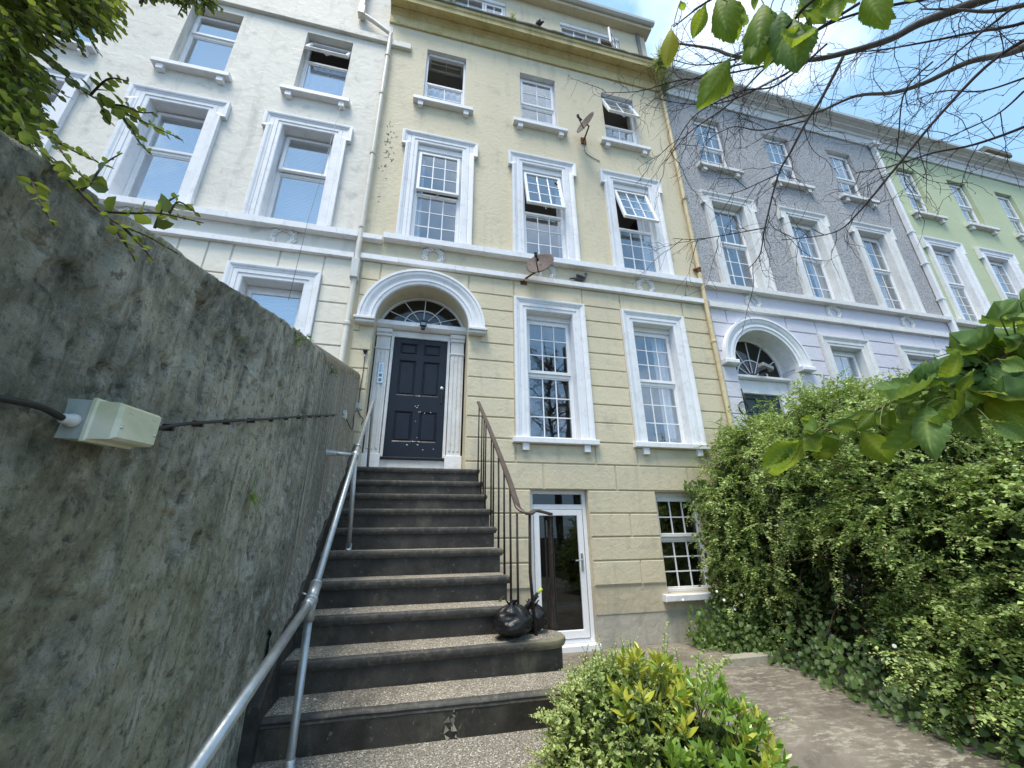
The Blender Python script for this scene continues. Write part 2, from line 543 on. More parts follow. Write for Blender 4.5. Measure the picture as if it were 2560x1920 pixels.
def _aggr(name, c0, c1, c2, dark=(.03, .03, .03), damt=.5):
    g = N(name)
    col = g.voro(150, 'F1', out='Color'); sep = g.n('ShaderNodeSeparateColor'); g.l(col, sep.inputs[0])
    c = g.mix(sep.outputs[0], c0, c1)
    c = g.mix(g.ramp(sep.outputs[1], .9, .93), c, c2)
    c = g.mix(g.ramp(g.noise(2.0, 5, .65), .5, .72, 0, damt), c, dark)
    b = g.bump(g.voro(150), .8, .006)
    return g.done(g.pbsdf(c, .85, .25, normal=b))
M['aggr'] = _aggr('aggregate_tread', (.12, .105, .085), (.42, .37, .29), (.7, .66, .58))
M['path'] = _aggr('aggregate_path', (.11, .10, .085), (.37, .335, .275), (.66, .63, .56), damt=.35)
def _riser():
    g = N('dark_painted_step')
    c = g.mix(g.ramp(g.noise(4, 6, .65), .35, .7), (.022, .021, .019), (.068, .064, .056))
    c = g.mix(g.ramp(g.noise(3.2, 6, .7, g.pos((1, 1, .5))), .56, .7, 0, .7), c, (.12, .115, .085))
    c = g.mix(g.ramp(g.noise(26, 5, .7), .63, .72, 0, .8), c, (.26, .245, .20))
    return g.done(g.pbsdf(c, .55, .35, normal=g.bump(g.noise(22, 5, .65), .45, .01)))
M['riser'] = _riser()
def _nosing():
    g = N('worn_step_nosing')
    c = g.mix(g.ramp(g.noise(9, 5, .6), .3, .7), (.075, .072, .066), (.035, .034, .032))
    c = g.mix(g.math('MULTIPLY', g.ramp(g.noise(22, 6, .7), .5, .68), .55), c, (.17, .16, .125))
    sx = g.n('ShaderNodeSeparateXYZ'); g.l(g.geo.outputs['Position'], sx.inputs[0])
    e = g.math('ADD', sx.outputs['X'], g.math('MULTIPLY', g.noise(5, 5, .65), .5))
    c = g.mix(g.ramp(e, 1.08, 1.32, 0, .85), c, (.235, .215, .13))          # lichen on the rounded end of the second step
    return g.done(g.pbsdf(c, .55, .35, normal=g.bump(g.noise(30, 4), .4, .01)))
M['nosing'] = _nosing()
M['nose_moss'] = m_plain('mossy_step_end', (.20, .185, .12), .8, .3, 9, .4, 30, .2, dirt=(.10, .10, .05), d=.8)
def _yard():
    g = N('yard_concrete')
    a = g.noise(1.3, 7, .68, dist=.6); b_ = g.noise(9, 9, .75, g.pos((1, 2.2, 1)), dist=.25)
    c = g.mix(g.ramp(a, .36, .62), (.125, .108, .088), (.25, .22, .18))
    c = g.mix(g.math('MULTIPLY', g.ramp(b_, .50, .58), g.ramp(g.noise(1.1, 4, .6), .42, .6)), c, (.37, .345, .285))
    c = g.mix(g.ramp(g.noise(2.1, 5, .6), .55, .7, 0, .4), c, (.10, .075, .058))
    c = g.mix(g.ramp(g.noise(85, 3, .7), .66, .74, 0, .8), c, (.55, .53, .47))
    return g.done(g.pbsdf(c, .85, .25, normal=g.bump(g.noise(20, 6, .7), .5, .012)))
M['yard'] = _yard()
M['earth'] = m_plain('dark_earth', (.05, .042, .03), .95, .4, 6, .6, 20, .1)
M['galv'] = m_plain('galvanised_steel', (.50, .54, .56), .42, .22, 14, .08, 50, .5, .75, dirt=(.34, .36, .37), d=.6)
M['iron'] = m_plain('old_iron', (.045, .038, .034), .6, .4, 14, .35, 60, .35, .2, dirt=(.16, .07, .035), d=.55)
M['iron_rail'] = m_plain('worn_iron_handrail', (.11, .082, .066), .45, .3, 12, .2, 60, .4, .3)
M['navy'] = m_plain('navy_door_paint', (.009, .012, .022), .38, .35, 7, .10, 35, .35)
M['green_door'] = m_plain('dark_green_door', (.016, .045, .042), .4, .2, 6, .1, 30)
M['chip'] = m_plain('bare_chipped_paint', (.74, .72, .68), .8, .1, 20)
M['pipe'] = m_plain('cream_pipe_paint', (.70, .66, .58), .4, .12, 4, .08, 30, .4, dirt=(.42, .38, .32), d=.4)
M['pipe_ochre'] = m_plain('ochre_pipe_paint', (.66, .55, .33), .45, .15, 5, .1, 30, .35, dirt=(.40, .17, .05), d=.6)
M['rust'] = m_plain('rust', (.17, .08, .04), .85, .4, 14, .4, 40, .15)
M['black_plastic'] = m_plain('black_plastic', (.018, .018, .019), .45, .2, 10, .05, 30, .4)
M['grey_plastic'] = m_plain('grey_plastic', (.40, .47, .45), .45, .1, 12, .05, 40, .4, dirt=(.22, .25, .2), d=.5)
M['pale_plastic'] = m_plain('pale_plastic', (.58, .60, .58), .45, .08, 10, .05, 40, .4, dirt=(.38, .38, .34), d=.4)
def _diff():
    g = N('yellowed_lamp_diffuser')
    c = g.mix(g.ramp(g.noise(3.5, 5, .6, g.pos((1, 1, 3)), dist=1.5), .4, .65), (.55, .58, .40), (.70, .72, .58))
    p = g.pbsdf(c, .28, .5, normal=g.bump(g.noise(30, 2), .05, .01))
    p.inputs['Subsurface Weight'].default_value = .25
    p.inputs['Subsurface Radius'].default_value = (.04, .04, .03)
    return g.done(p)
M['diffuser'] = _diff()
M['steel'] = m_plain('brushed_steel', (.62, .63, .64), .32, .1, 10, .05, 80, .5, .9)
M['grille'] = m_plain('grey_print', (.23, .24, .25), .5, .1)
M['dish'] = m_plain('bronze_satellite_dish', (.10, .075, .07), .7, .25, 9, .08, 40, .4, .1, dirt=(.27, .21, .18), d=.5)
def _bag():
    g = N('black_bin_bag')
    b = g.bump(g.noise(9, 3, .5, dist=1.0), .6, .03)
    return g.done(g.pbsdf((.011, .011, .012), .40, .38, normal=b))
M['bag'] = _bag()
M['lime'] = m_plain('lime_grip', (.55, .62, .10), .5, .1)
M['pigeon'] = m_plain('pigeon_grey', (.17, .17, .19), .7, .4, 22, .2, 80, .2)
M['pigeon_dark'] = m_plain('pigeon_dark', (.05, .05, .06), .6, .4, 22, .2, 80, .3)
M['bark'] = m_plain('twig_bark', (.065, .052, .05), .85, .35, 30, .5, 90, .2)
M['bark_pale'] = m_plain('limb_bark', (.15, .135, .12), .85, .35, 18, .6, 60, .2, dirt=(.07, .065, .06), d=.7)
M['stem'] = m_plain('shrub_stem', (.15, .095, .055), .8, .3, 30, .3, 90, .2)
M['stem_green'] = m_plain('green_stem', (.22, .26, .09), .7, .2, 30, .2, 90, .2)
M['hedge_leaf'] = m_leaf('hedge_leaf', [(.16, .27, .055), (.29, .43, .10), (.42, .55, .17), (.58, .68, .29)], .4, .2)
M['leaf_shade'] = m_leaf('shaded_inner_leaf', [(.02, .042, .012), (.04, .072, .018), (.075, .12, .03)], .5, .25)  # shade inside the foliage put into the leaf colour, near black
M['ivy_leaf'] = m_leaf('climber_leaf', [(.04, .09, .022), (.08, .155, .032), (.13, .21, .05)], .42, .28)
M['coto_leaf'] = m_leaf('small_shrub_leaf', [(.21, .32, .07), (.32, .43, .12), (.44, .53, .18), (.58, .64, .28)], .36, .3)
M['euon_leaf'] = m_leaf('glossy_shrub_leaf', [(.13, .25, .035), (.20, .36, .055), (.32, .46, .085)], .22, .28, .55)
M['euon_gold'] = m_leaf('golden_shrub_leaf', [(.40, .46, .05), (.58, .60, .07), (.70, .66, .16)], .3, .3, .5, (.7, .6, .08))
M['over_leaf'] = m_leaf('overhanging_shrub_leaf', [(.025, .055, .012), (.045, .085, .018), (.08, .13, .025), (.15, .20, .04)], .35, .36)
def _elm(name, cols, tr, tcol):
    g = N(name)
    r = g.n('ShaderNodeObjectInfo').outputs['Random']
    x = g.n('ShaderNodeValToRGB'); el = x.color_ramp.elements
    while len(el) < len(cols): el.new(.5)
    for i, c in enumerate(cols): el[i].position = i/(len(cols)-1); el[i].color = (*c, 1)
    g.l(r, x.inputs[0])
    col = g.mix(g.ramp(g.noise(9, 4), .4, .7, 0, .35), x.outputs[0], [q*.65 for q in cols[0]])
    at = g.n('ShaderNodeAttribute'); at.attribute_name = 'vein'
    col = g.mix(g.math('MULTIPLY', at.outputs['Fac'], .6), col, (.36, .46, .14))
    p = g.pbsdf(col, .55, .3, normal=g.bump(g.noise(220, 3), .12, .002))
    t = g.n('ShaderNodeBsdfTranslucent'); g.l(g.mix(.5, col, tcol), t.inputs['Color'])
    ms = g.n('ShaderNodeMixShader'); ms.inputs[0].default_value = tr
    g.l(p.outputs[0], ms.inputs[1]); g.l(t.outputs[0], ms.inputs[2])
    return g.done(ms)
M['elm'] = _elm('elm_leaf', [(.075, .165, .04), (.11, .215, .055), (.155, .265, .08)], .38, (.40, .52, .04))
M['elm_light'] = _elm('elm_leaf_young', [(.11, .21, .02), (.15, .26, .025), (.20, .31, .03)], .5, (.50, .58, .04))
M['elm_yellow'] = _elm('elm_leaf_yellow', [(.42, .42, .04), (.5, .46, .06)], .5, (.65, .6, .06))
M['petal'] = m_plain('white_petal', (.8, .8, .78), .6, .05)
M['dead'] = m_plain('dead_leaf', (.20, .12, .06), .8, .3)

# ------------------------------------------------------------------ house building blocks
def wall_cells(mb, x0, x1, z0, z1, y0, y1, holes):
    xs = sorted({x0, x1, *[min(max(h[i], x0), x1) for h in holes for i in (0, 1)]})
    zs = sorted({z0, z1, *[min(max(h[i], z0), z1) for h in holes for i in (2, 3)]})
    nx, nz_ = len(xs)-1, len(zs)-1
    def solid(i, j):
        if i < 0 or j < 0 or i >= nx or j >= nz_: return False
        cx, cz = (xs[i]+xs[i+1])/2, (zs[j]+zs[j+1])/2
        return not any(h[0] < cx < h[1] and h[2] < cz < h[3] for h in holes)
    for i in range(nx):
        for j in range(nz_):
            if not solid(i, j): continue
            a, b, c, d = xs[i], xs[i+1], zs[j], zs[j+1]
            mb.add([(a,y0,c),(b,y0,c),(b,y0,d),(a,y0,d)], [(0,1,2,3)])
            mb.add([(a,y1,c),(b,y1,c),(b,y1,d),(a,y1,d)], [(3,2,1,0)])
            if not solid(i-1, j): mb.add([(a,y0,c),(a,y0,d),(a,y1,d),(a,y1,c)], [(0,1,2,3)])
            if not solid(i+1, j): mb.add([(b,y0,c),(b,y1,c),(b,y1,d),(b,y0,d)], [(0,1,2,3)])
            if not solid(i, j-1): mb.add([(a,y0,c),(a,y1,c),(b,y1,c),(b,y0,c)], [(0,1,2,3)])
            if not solid(i, j+1): mb.add([(a,y0,d),(b,y0,d),(b,y1,d),(a,y1,d)], [(0,1,2,3)])
    return mb
def arch_fill(mb, cx, cz, R, ztop, y0, y1, n=24):
    """the wall above a round-headed opening, with its soffit"""
    P = [(cx+R*math.cos(PI*i/n), cz+R*math.sin(PI*i/n)) for i in range(n+1)]
    for i in range(n):
        a, b = P[i], P[i+1]
        mb.add([(a[0],y0,a[1]),(a[0],y0,ztop),(b[0],y0,ztop),(b[0],y0,b[1])], [(0,1,2,3)])
        mb.add([(a[0],y0,a[1]),(b[0],y0,b[1]),(b[0],y1,b[1]),(a[0],y1,a[1])], [(0,1,2,3)])
PANE = {}
GLASS = [None]                                   # glass used by the house being built
def pane_mesh(wd, ht, mat):
    k = (round(wd, 3), round(ht, 3), mat.name)
    if k not in PANE:
        mb = MB().box(-k[0]/2, k[0]/2, -.002, .002, -k[1]/2, k[1]/2)
        me = bpy.data.meshes.new('pane'); me.from_pydata(mb.v, [], mb.f); me.materials.append(mat); PANE[k] = me
    return PANE[k]
def light(parent, x0, x1, z0, z1, y, cols, rows, T=None, mat=None, bar=.018):
    """a glazed light: its panes (one object each) and its glazing bars"""
    T = T or Matrix.Identity(4); mat = mat or GLASS[0] or M['glass']
    pw, ph = (x1-x0)/cols, (z1-z0)/rows
    me = pane_mesh(pw-.004, ph-.004, mat)
    for i in range(cols):
        for j in range(rows):
            instance('pane', me, parent, T @ Matrix.Translation((x0+(i+.5)*pw, y, z0+(j+.5)*ph)))
    if cols*rows > 1 and bar:
        mb = MB()
        for i in range(1, cols): mb.box(x0+i*pw-bar/2, x0+i*pw+bar/2, y-.010, y+.008, z0, z1)
        for j in range(1, rows):
            for i in range(cols):
                a = x0+i*pw+(bar/2 if i else 0); b = x0+(i+1)*pw-(bar/2 if i < cols-1 else 0)
                mb.box(a, b, y-.009, y+.007, z0+j*ph-bar/2, z0+j*ph+bar/2)
        mb.xf(T).build('glazing_bars', M['bars'], parent)
def frame_rect(mb, x0, x1, z0, z1, wd, y0, y1, c=.006, bottom=None):
    b = wd if bottom is None else bottom
    mb.box(x0, x0+wd, y0, y1, z0, z1, c); mb.box(x1-wd, x1, y0, y1, z0, z1, c)
    mb.box(x0+wd, x1-wd, y0+.001, y1-.001, z1-wd, z1, c); mb.box(x0+wd, x1-wd, y0+.001, y1-.001, z0, z0+b, c)
    return mb
def curtain(parent, x0, x1, z0, z1, y, folds=5, amp=.025, mat=None, name='net_curtain'):
    n = folds*6
    V = []; F = []
    for i in range(n+1):
        t = i/n; x = x0+(x1-x0)*t; yy = y+amp*math.sin(t*folds*2*PI)+.01*math.sin(t*17)
        V += [(x, yy, z0), (x+.01*math.sin(t*9), yy+.01, z1)]
    for i in range(n): F.append((2*i, 2*i+2, 2*i+3, 2*i+1))
    fast_mesh(name, V, F, mat or M['net'], parent, True)
def blind(parent, x0, x1, z0, z1, y, gap=.032, tilt=1.15):
    mb = MB(); n = int((z1-z0)/gap)
    dz, dy = .019*math.sin(tilt), .019*math.cos(tilt)
    for i in range(n):
        z = z0+(i+.5)*gap
        mb.add([(x0,y-dy,z-dz),(x1,y-dy,z-dz),(x1,y+dy,z+dz),(x0,y+dy,z+dz)], [(0,1,2,3)])
    mb.box(x0, x1, y-.02, y+.02, z1-.03, z1)
    mb.build('blind', M['blind'], parent, fix=False)
ARCHI_IN = [(0, .03), (0, -.030), (.012, -.036), (.065, -.036), (.068, -.048), (.130, -.048), (.134, -.02)]
def architrave(parent, xc, zb, zt, wd, ears=True, mat=None, wide=.225, depth=.1):
    mat = mat or M['trim']
    h = wd/2
    mb = MB()
    # path runs anticlockwise seen from the street (right foot -> up -> across -> down) so that offsets point outwards
    path = [(xc-h, zb), (xc-h, zt), (xc+h, zt), (xc+h, zb)]
    mb.sweep_xz(path, [(-.004, depth-.001), (-.004, -.024)]+ARCHI_IN[1:])
    if ears:
        o, e, eh = .134, .075, .30
        t = zt
        P = [(xc-h-o, zb), (xc-h-o, t-eh+.25), (xc-h-o-e, t-eh+.25), (xc-h-o-e, t+o), (xc+h+o+e, t+o), (xc+h+o+e, t-eh+.25), (xc+h+o, t-eh+.25), (xc+h+o, zb)]
        prof = [(0, -.02), (0, -.052), (.022, -.058), (.045, -.075), (.070, -.080), (wide-o, -.080), (wide-o, .0)]
        mb.sweep_xz(P, prof)
        for sg in (-1, 1):
            xa = xc+sg*(h+o); xb = xc+sg*(h+o+e)
            mb.box(xa, xb, -.047, 0, t-eh+.252, t+o-.002)
        mb.box(xc-h-o, xc+h+o, -.0455, 0, t+.125, t+o-.002)
    else:
        P = [(p[0]+(-.134 if p[0] < xc else .134), p[1]+(.134 if p[1] == zt else 0)) for p in path]
        mb.sweep_xz(P, [(0, -.02), (0, -.052), (.022, -.058), (.045, -.072), (.065, -.078), (wide-.134, -.078), (wide-.134, .0)])
    return mb.build('architrave', mat, parent)
def sill(parent, xc, half, ztop, th=.095, out=.12, br=.46, mat=None, brh=.115, brw=.105):
    mat = mat or M['trim']
    MB().box(xc-half, xc+half, -out, .06, ztop-th, ztop, .008).build('sill', mat, parent)
    if br:
        for sg in (-1, 1):
            MB().box(xc+sg*br-brw/2, xc+sg*br+brw/2, -out+.03, 0, ztop-th-brh, ztop-th-.001, .005).build('sill_bracket', mat, parent)
def window(house, xc, zb, zt, wd=.86, r=.2, meet=None, cols=3, ru=3, rl=3, ang=0.0, fill=0.0, arch=None, sil=None,
           inner=None, amat=None, tint=None, name='window', sash_h=None, wide=.225, lining=False):
    h = wd/2; fw = .05; y = r
    mb = MB()
    mb.box(xc-h, xc-h+fw, y, y+.07, zb, zt, .006); mb.box(xc+h-fw, xc+h, y, y+.07, zb, zt, .006)
    mb.box(xc-h+fw, xc+h-fw, y+.001, y+.069, zb, zb+fw, .006)
    mb.box(xc-h+fw, xc+h-fw, y+.001, y+.069, zt-fw-fill, zt, .006)
    if fill > .05: mb.box(xc-h+.001, xc+h-.001, y-.03, y-.001, zt-fill, zt-.001, .004)
    zi0, zi1 = zb+fw, zt-fw-fill
    xi0, xi1 = xc-h+fw, xc+h-fw
    if meet: mb.box(xi0, xi1, y+.001, y+.069, meet-.035, meet+.02, .006)
    win = mb.build(name, M['upvc'], house)
    if meet:
        sw = .055
        top = zi1; bot = meet+.021
        if sash_h: bot = top-sash_h
        T = Matrix.Identity(4)
        if ang:
            hy, hz = y-.01, top
            T = Matrix.Translation((0, hy, hz)) @ Matrix.Rotation(-ang, 4, 'X') @ Matrix.Translation((0, -hy, -hz))
        s_ = frame_rect(MB(), xi0-.012, xi1+.012, bot, top+.01, sw, y-.025, y+.03)
        if ang: s_.box(xc-.05, xc+.05, y+.03, y+.05, bot+.02, bot+.035); s_.box(xc-.012, xc+.012, y+.045, y+.06, bot-.03, bot+.03)
        s_.xf(T).build('sash', M['upvc'], win)
        light(win, xi0-.012+sw, xi1+.012-sw, bot+sw, top+.01-sw, y+.0, cols, ru, T)
        frame_rect(MB(), xi0, xi1, zi0, meet-.036, .022, y+.012, y+.05, .004).build('glazing_bead', M['upvc'], win)
        light(win, xi0+.022, xi1-.022, zi0+.022, meet-.058, y+.03, cols, rl)
    else:
        light(win, xi0, xi1, zi0, zi1, y+.03, cols, ru)
    if arch: architrave(win, xc, zb, zt, wd, arch == 'ears', amat, wide, r)
    elif lining: MB().sweep_xz([(xc-h, zb), (xc-h, zt), (xc+h, zt), (xc+h, zb)], [(-.004, r-.001), (-.004, .004), (.0, .003)]).build('reveal', M['trim_old'], win)
    if sil: sill(win, xc, *sil[:1], *sil[1:], mat=amat)
    yi = y+.11
    if inner == 'blind': blind(win, xc-h-.02, xc+h+.02, zb-.02, zt, yi)
    elif inner == 'blind_low': blind(win, xc-h-.02, xc+h+.02, zb-.02, meet+.02, yi)
    elif inner == 'netfull': curtain(win, xc-h-.05, xc+h+.05, zb-.05, zt, yi, 9, .015)
    elif inner == 'netlow': curtain(win, xc-h-.05, xc+h+.05, zb-.05, meet+.02, yi, 8, .015)
    elif inner:
        for sd_, f0, f1 in inner: curtain(win, xc+sd_*h*f0, xc+sd_*h*f1, zb-.05, zt, yi, 3, .022)
    return win
def wreath(house, xc, zc, rad=.15, y=-.012):
    mb = MB()
    for sg in (-1, 1):
        for i in range(10):
            a = PI/2+sg*(.22+i*.235)
            rr = rad*(1+.06*math.sin(i*2.1))
            for q in (-1, 0, 1):
                r2 = rr+q*.028
                p = (xc+r2*math.cos(a+q*.1), y-.012*(1-abs(q)), zc+r2*math.sin(a+q*.1))
                mw = Matrix.Rotation(-(a+PI/2+q*.7*sg), 3, 'Y')
                mb.ball(p, .036-.003*(i > 8), .022, .017, 7, 5, mw)
    mb.tube([(xc-.19, y, zc+rad*.92), (xc-.13, y-.02, zc+rad*1.22), (xc-.03, y-.025, zc+rad*1.08), (xc+.05, y-.025, zc+rad*1.1), (xc+.13, y-.02, zc+rad*1.2), (xc+.2, y, zc+rad*.9)],
            [.012, .02, .024, .024, .02, .012], 7)
    return mb.build('wreath', M['trim_old'], house, True)
def bands(house, x0, x1, z0, z1, out, mat, step=1.02, name='string_course_stone', off=0.0):
    """a projecting string course laid in lengths of stone"""
    xs = [x0]; x = x0+off+step*.6
    while x < x1-.3: xs.append(x); x += step*random.uniform(.9, 1.1)
    xs.append(x1)
    for a, b in zip(xs[:-1], xs[1:]):
        dz = random.uniform(-.002, .002)
        MB().extrude_x([(0, z0+dz), (-out+.006, z0+dz), (-out, z0+.006+dz), (-out, z1-.008+dz), (-out+.012, z1+dz), (0, z1+.012)], a+.0015, b-.0015).build(name, mat, house)
def block_rows(house, x0, x1, rows, holes, mat, joints, arch=None, y=-.018, g=.011):
    """rusticated render blocks between V-joints; holes = (x0,x1,z0,z1); arch = (cx,cz,R,jamb_half)"""
    for ri in range(len(rows)-1):
        zb, za = rows[ri], rows[ri+1]               # top, bottom
        spans = [(x0, x1)]
        extra = []
        for h in holes:
            if h[2] < zb-.02 and h[3] > za+.02:
                ns = []
                for s0, s1 in spans:
                    if h[1] <= s0 or h[0] >= s1: ns.append((s0, s1)); continue
                    if h[0]-s0 > .04: ns.append((s0, h[0]))
                    if s1-h[1] > .04: ns.append((h[1], s1))
                spans = ns
                if h[2]-za > .06: extra.append((max(h[0], x0), min(h[1], x1), za, h[2]))
                if zb-h[3] > .06: extra.append((max(h[0], x0), min(h[1], x1), h[3], zb))
        pieces = [(a, b, za, zb) for a, b in spans]
        # join pieces under/over a hole with their neighbours when no joint lies between: keep them separate stones
        pieces += extra
        for a, b, c, d in pieces:
            cuts = [a]+[j for j in joints.get(ri, []) if a+.08 < j < b-.08]+[b]
            for p, q in zip(cuts[:-1], cuts[1:]):
                poly = [(p+g, c+g), (q-g, c+g), (q-g, d-g), (p+g, d-g)]
                if arch:
                    cx, cz, R = arch
                    if d > cz and p < cx+R and q > cx-R and c < cz+R:
                        def xr(z): return math.sqrt(max(0, R*R-max(0, z-cz)**2))
                        zz = np.linspace(c+g, d-g, 7)
                        if p < cx-R*.2 and q <= cx+R*.2:       # stone left of the arch
                            poly = [(p+g, c+g)]+[(min(q-g, cx-xr(z)), z) for z in zz]+[(p+g, d-g)]
                        elif p >= cx-R*.2:
                            poly = [(q-g, d-g), (q-g, c+g)][::-1]+[(max(p+g, cx+xr(z)), z) for z in zz][::-1]
                        else:
                            pts = [(p+g, d-g), (p+g, c+g)]
                            for t in np.linspace(-1, 1, 25):
                                x = cx+t*R
                                zv = cz+math.sqrt(max(0, R*R-(x-cx)**2))
                                if p+g < x < q-g and c+g < zv < d-g: pts.append((x, zv))
                            top_hit = cz+R > d-g
                            pts += [(q-g, c+g), (q-g, d-g)]
                            if top_hit:
                                hx = math.sqrt(max(0, R*R-(d-g-cz)**2)); poly = None
                                L_ = [(p+g, c+g)]+[(cx-xr(z), z) for z in zz]+[(p+g, d-g)]
                                R_ = [(q-g, d-g), (q-g, c+g)][::-1]+[(cx+xr(z), z) for z in zz][::-1]
                                for P_ in (L_, R_): MB().prism(P_, y, .002, .007).build('rusticated_block', mat, house)
                                continue
                            poly = pts
                MB().prism(poly, y+random.uniform(-.002, .002), .002, .007).build('rusticated_block', mat, house)
def interior(house, x0, x1, floors, ztop, zbot=-1.5, depth=4.0):
    mb = MB()
    mb.box(x0, x1, depth, depth+.1, zbot, ztop)
    mb.box(x0, x0+.1, .36, depth, zbot, ztop); mb.box(x1-.1, x1, .36, depth, zbot, ztop)
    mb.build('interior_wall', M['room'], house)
    for z in floors: MB().box(x0+.1, x1-.1, .36, depth, z-.12, z+.12).build('floor_slab', M['ceiling'], house)
def pipe_collar(mb, x, y, z, r): mb.lathe((x, y, z-.03), (0,0,1), [(0, r), (.005, r+.012), (.045, r+.014), (.055, r+.004), (.06, r)], 14)
def panel_door(parent, x0, x1, z0, z1, y, mat, panels):
    """framed door: stiles/rails in front, raised panels set back"""
    holes = [(x0+(x1-x0)*a, x0+(x1-x0)*b, z1-(z1-z0)*d, z1-(z1-z0)*c) for a, b, c, d in panels]
    mb = wall_cells(MB(), x0, x1, z0, z1, y, y+.045, holes)
    d = mb.build('front_door', mat, parent, fix=True)
    for a, b, c, e in holes:
        m2 = MB().box(a, b, y+.022, y+.04, c, e)
        m2.sweep_xz([(a, c), (a, e), (b, e), (b, c), (a, c)][::-1], [(0, y+.004), (.0, y+.001), (.018, y+.012), (.022, y+.022)], cap=False)
        m2.box(a+.035, b-.035, y+.006, y+.0225, c+.035, e-.035, .014)
        m2.build('door_panel', mat, d)
    return d

# ------------------------------------------------------------------ YELLOW HOUSE
YX0, YX1 = -1.14, 5.44
yh = thing('terraced_house', 'pale yellow rendered terraced house with navy six-panel front door up dark steps', 'house', (2.15, 0, -1.5), 'houses of the terrace')
FX = [.04, 2.125, 4.15]
ACX, ACZ, AR = -.045, 3.165, .74
holes = [(x-.43, x+.43, 4.81, 7.13) for x in FX] + [(x-.43, x+.43, 8.31, 9.98) for x in FX]
GXS = [FX[1], FX[2]+.025]
holes += [(x-.43, x+.43, 1.385, 3.67) for x in GXS]
holes += [(ACX-AR, ACX+AR, .80, ACZ+AR), (1.69, 2.60, -1.47, .615), (3.76, 4.62, -.86, .605)]
mb = wall_cells(MB(), YX0, YX1, -.72, 10.9, 0, .36, holes)
arch_fill(mb, ACX, ACZ, AR, ACZ+AR, 0, .36)
mb.build('wall', M['yellow'], yh, fix=False)
wall_cells(MB(), YX0, YX1, -1.08, -.72, .004, .36, [(1.69, 2.60, -1.5, .6), (3.76, 4.62, -.86, .6)]).build('plinth', M['plinth'], yh, fix=False)
wall_cells(MB(), YX0, YX1, -1.6, -1.08, .012, .36, [(1.69, 2.60, -1.47, .6)]).build('plinth_base', M['cement'], yh, fix=False)
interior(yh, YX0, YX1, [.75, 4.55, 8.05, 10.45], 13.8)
rows = [4.25, 3.90, 3.595, 3.27, 2.955, 2.64, 2.335, 2.005, 1.69, 1.36, 1.0, .61, .27, -.065, -.39, -.715]
bh = [(x-.655, x+.655, 1.30, 3.90) for x in GXS] + [(ACX-AR-.004, ACX+AR+.004, .7, ACZ), (1.69, 2.60, -1.5, .61), (3.76, 4.62, -.9, .61)]
J = {0: [-.786, .677, 1.479, 2.77, 3.536, 4.88], 9: [1.477, 2.80, 3.58, 4.9], 10: [.1, 1.9, 3.1, 4.4], 11: [.6], 12: [.9, 3.27], 13: [.5], 14: [1.0, 3.36]}
block_rows(yh, YX0+.05, YX1-.03, rows, bh, M['yellow'], J, (ACX, ACZ, .95))
bands(yh, -1.13, -.82, 4.64, 4.745, .11, M['trim'])
bands(yh, -.80, 5.40, 4.69, 4.81, .125, M['trim'])
bands(yh, -1.13, 5.40, 4.255, 4.36, .085, M['trim'])
wreath(yh, .045, 4.53); wreath(yh, 2.1, 4.53); wreath(yh, 4.15, 4.51)
open_first = [math.radians(4), math.radians(12), math.radians(16)]
nets = [[(-1, .62, .98)], [(1, .75, 1.0)], [(1, .35, .95)]]
for x, a, n_ in zip(FX, open_first, nets):
    window(yh, x, 4.81, 7.13, .86, .05, 5.93, 3, 3, 3, a, .13, 'ears', None, n_)
window(yh, FX[0], 8.31, 9.98, .86, .10, 9.05, 2, 2, 2, math.radians(-97), .0, None, (.61, 8.31), 'netlow', sash_h=.34, lining=True)
window(yh, FX[1], 8.31, 9.98, .86, .12, 9.07, 2, 2, 2, 0, .04, None, (.61, 8.31), [(1, .6, .98)], lining=True)
window(yh, FX[2], 8.31, 9.98, .86, .10, 9.02, 2, 2, 2, math.radians(20), .02, None, (.61, 8.31), 'netlow', lining=True)
window(yh, FX[1], 1.385, 3.67, .86, .15, 2.52, 3, 3, 3, 0, .10, 'plain', (.71, 1.385, .085, .11, .505), [(1, .86, 1.0)])
window(yh, FX[2]+.025, 1.385, 3.67, .86, .15, 2.52, 3, 3, 3, 0, .10, 'plain', (.71, 1.385, .085, .11, .505), [(1, .25, .98)])
bw = window(yh, 4.19, -.86, .605, .86, .14, -.10, 3, 2, 3, 0, .05)
MB().box(3.66, 4.72, -.10, .1, -.955, -.862, .012).build('sill', M['trim'], bw)
# basement door
fr = MB()
frame_rect(fr, 1.69, 2.60, -1.42, .615, .06, .10, .19, .006, bottom=.05)
fr.box(1.75, 2.54, .102, .188, .335, .405, .006)
bd = fr.build('basement_door', M['upvc'], yh)
light(bd, 1.75, 2.54, .405, .555, .14, 1, 1, mat=M['glass_dark'])
frame_rect(MB(), 1.755, 2.525, -1.36, .328, .085, .085, .135, .006, bottom=.10).build('door_leaf', M['upvc'], bd)
light(bd, 1.84, 2.44, -1.26, .243, .115, 1, 1, mat=M['glass_dark'])
hd = MB().box(2.455, 2.49, .072, .084, -.52, -.28, .004)
hd.tube([(2.472, .07, -.375), (2.472, .035, -.375), (2.35, .03, -.378)], .010, 8)
hd.build('door_handle', M['steel'], bd)
MB().box(1.66, 2.63, -.03, .2, -1.50, -1.421, .006).build('door_sill', M['upvc'], bd)
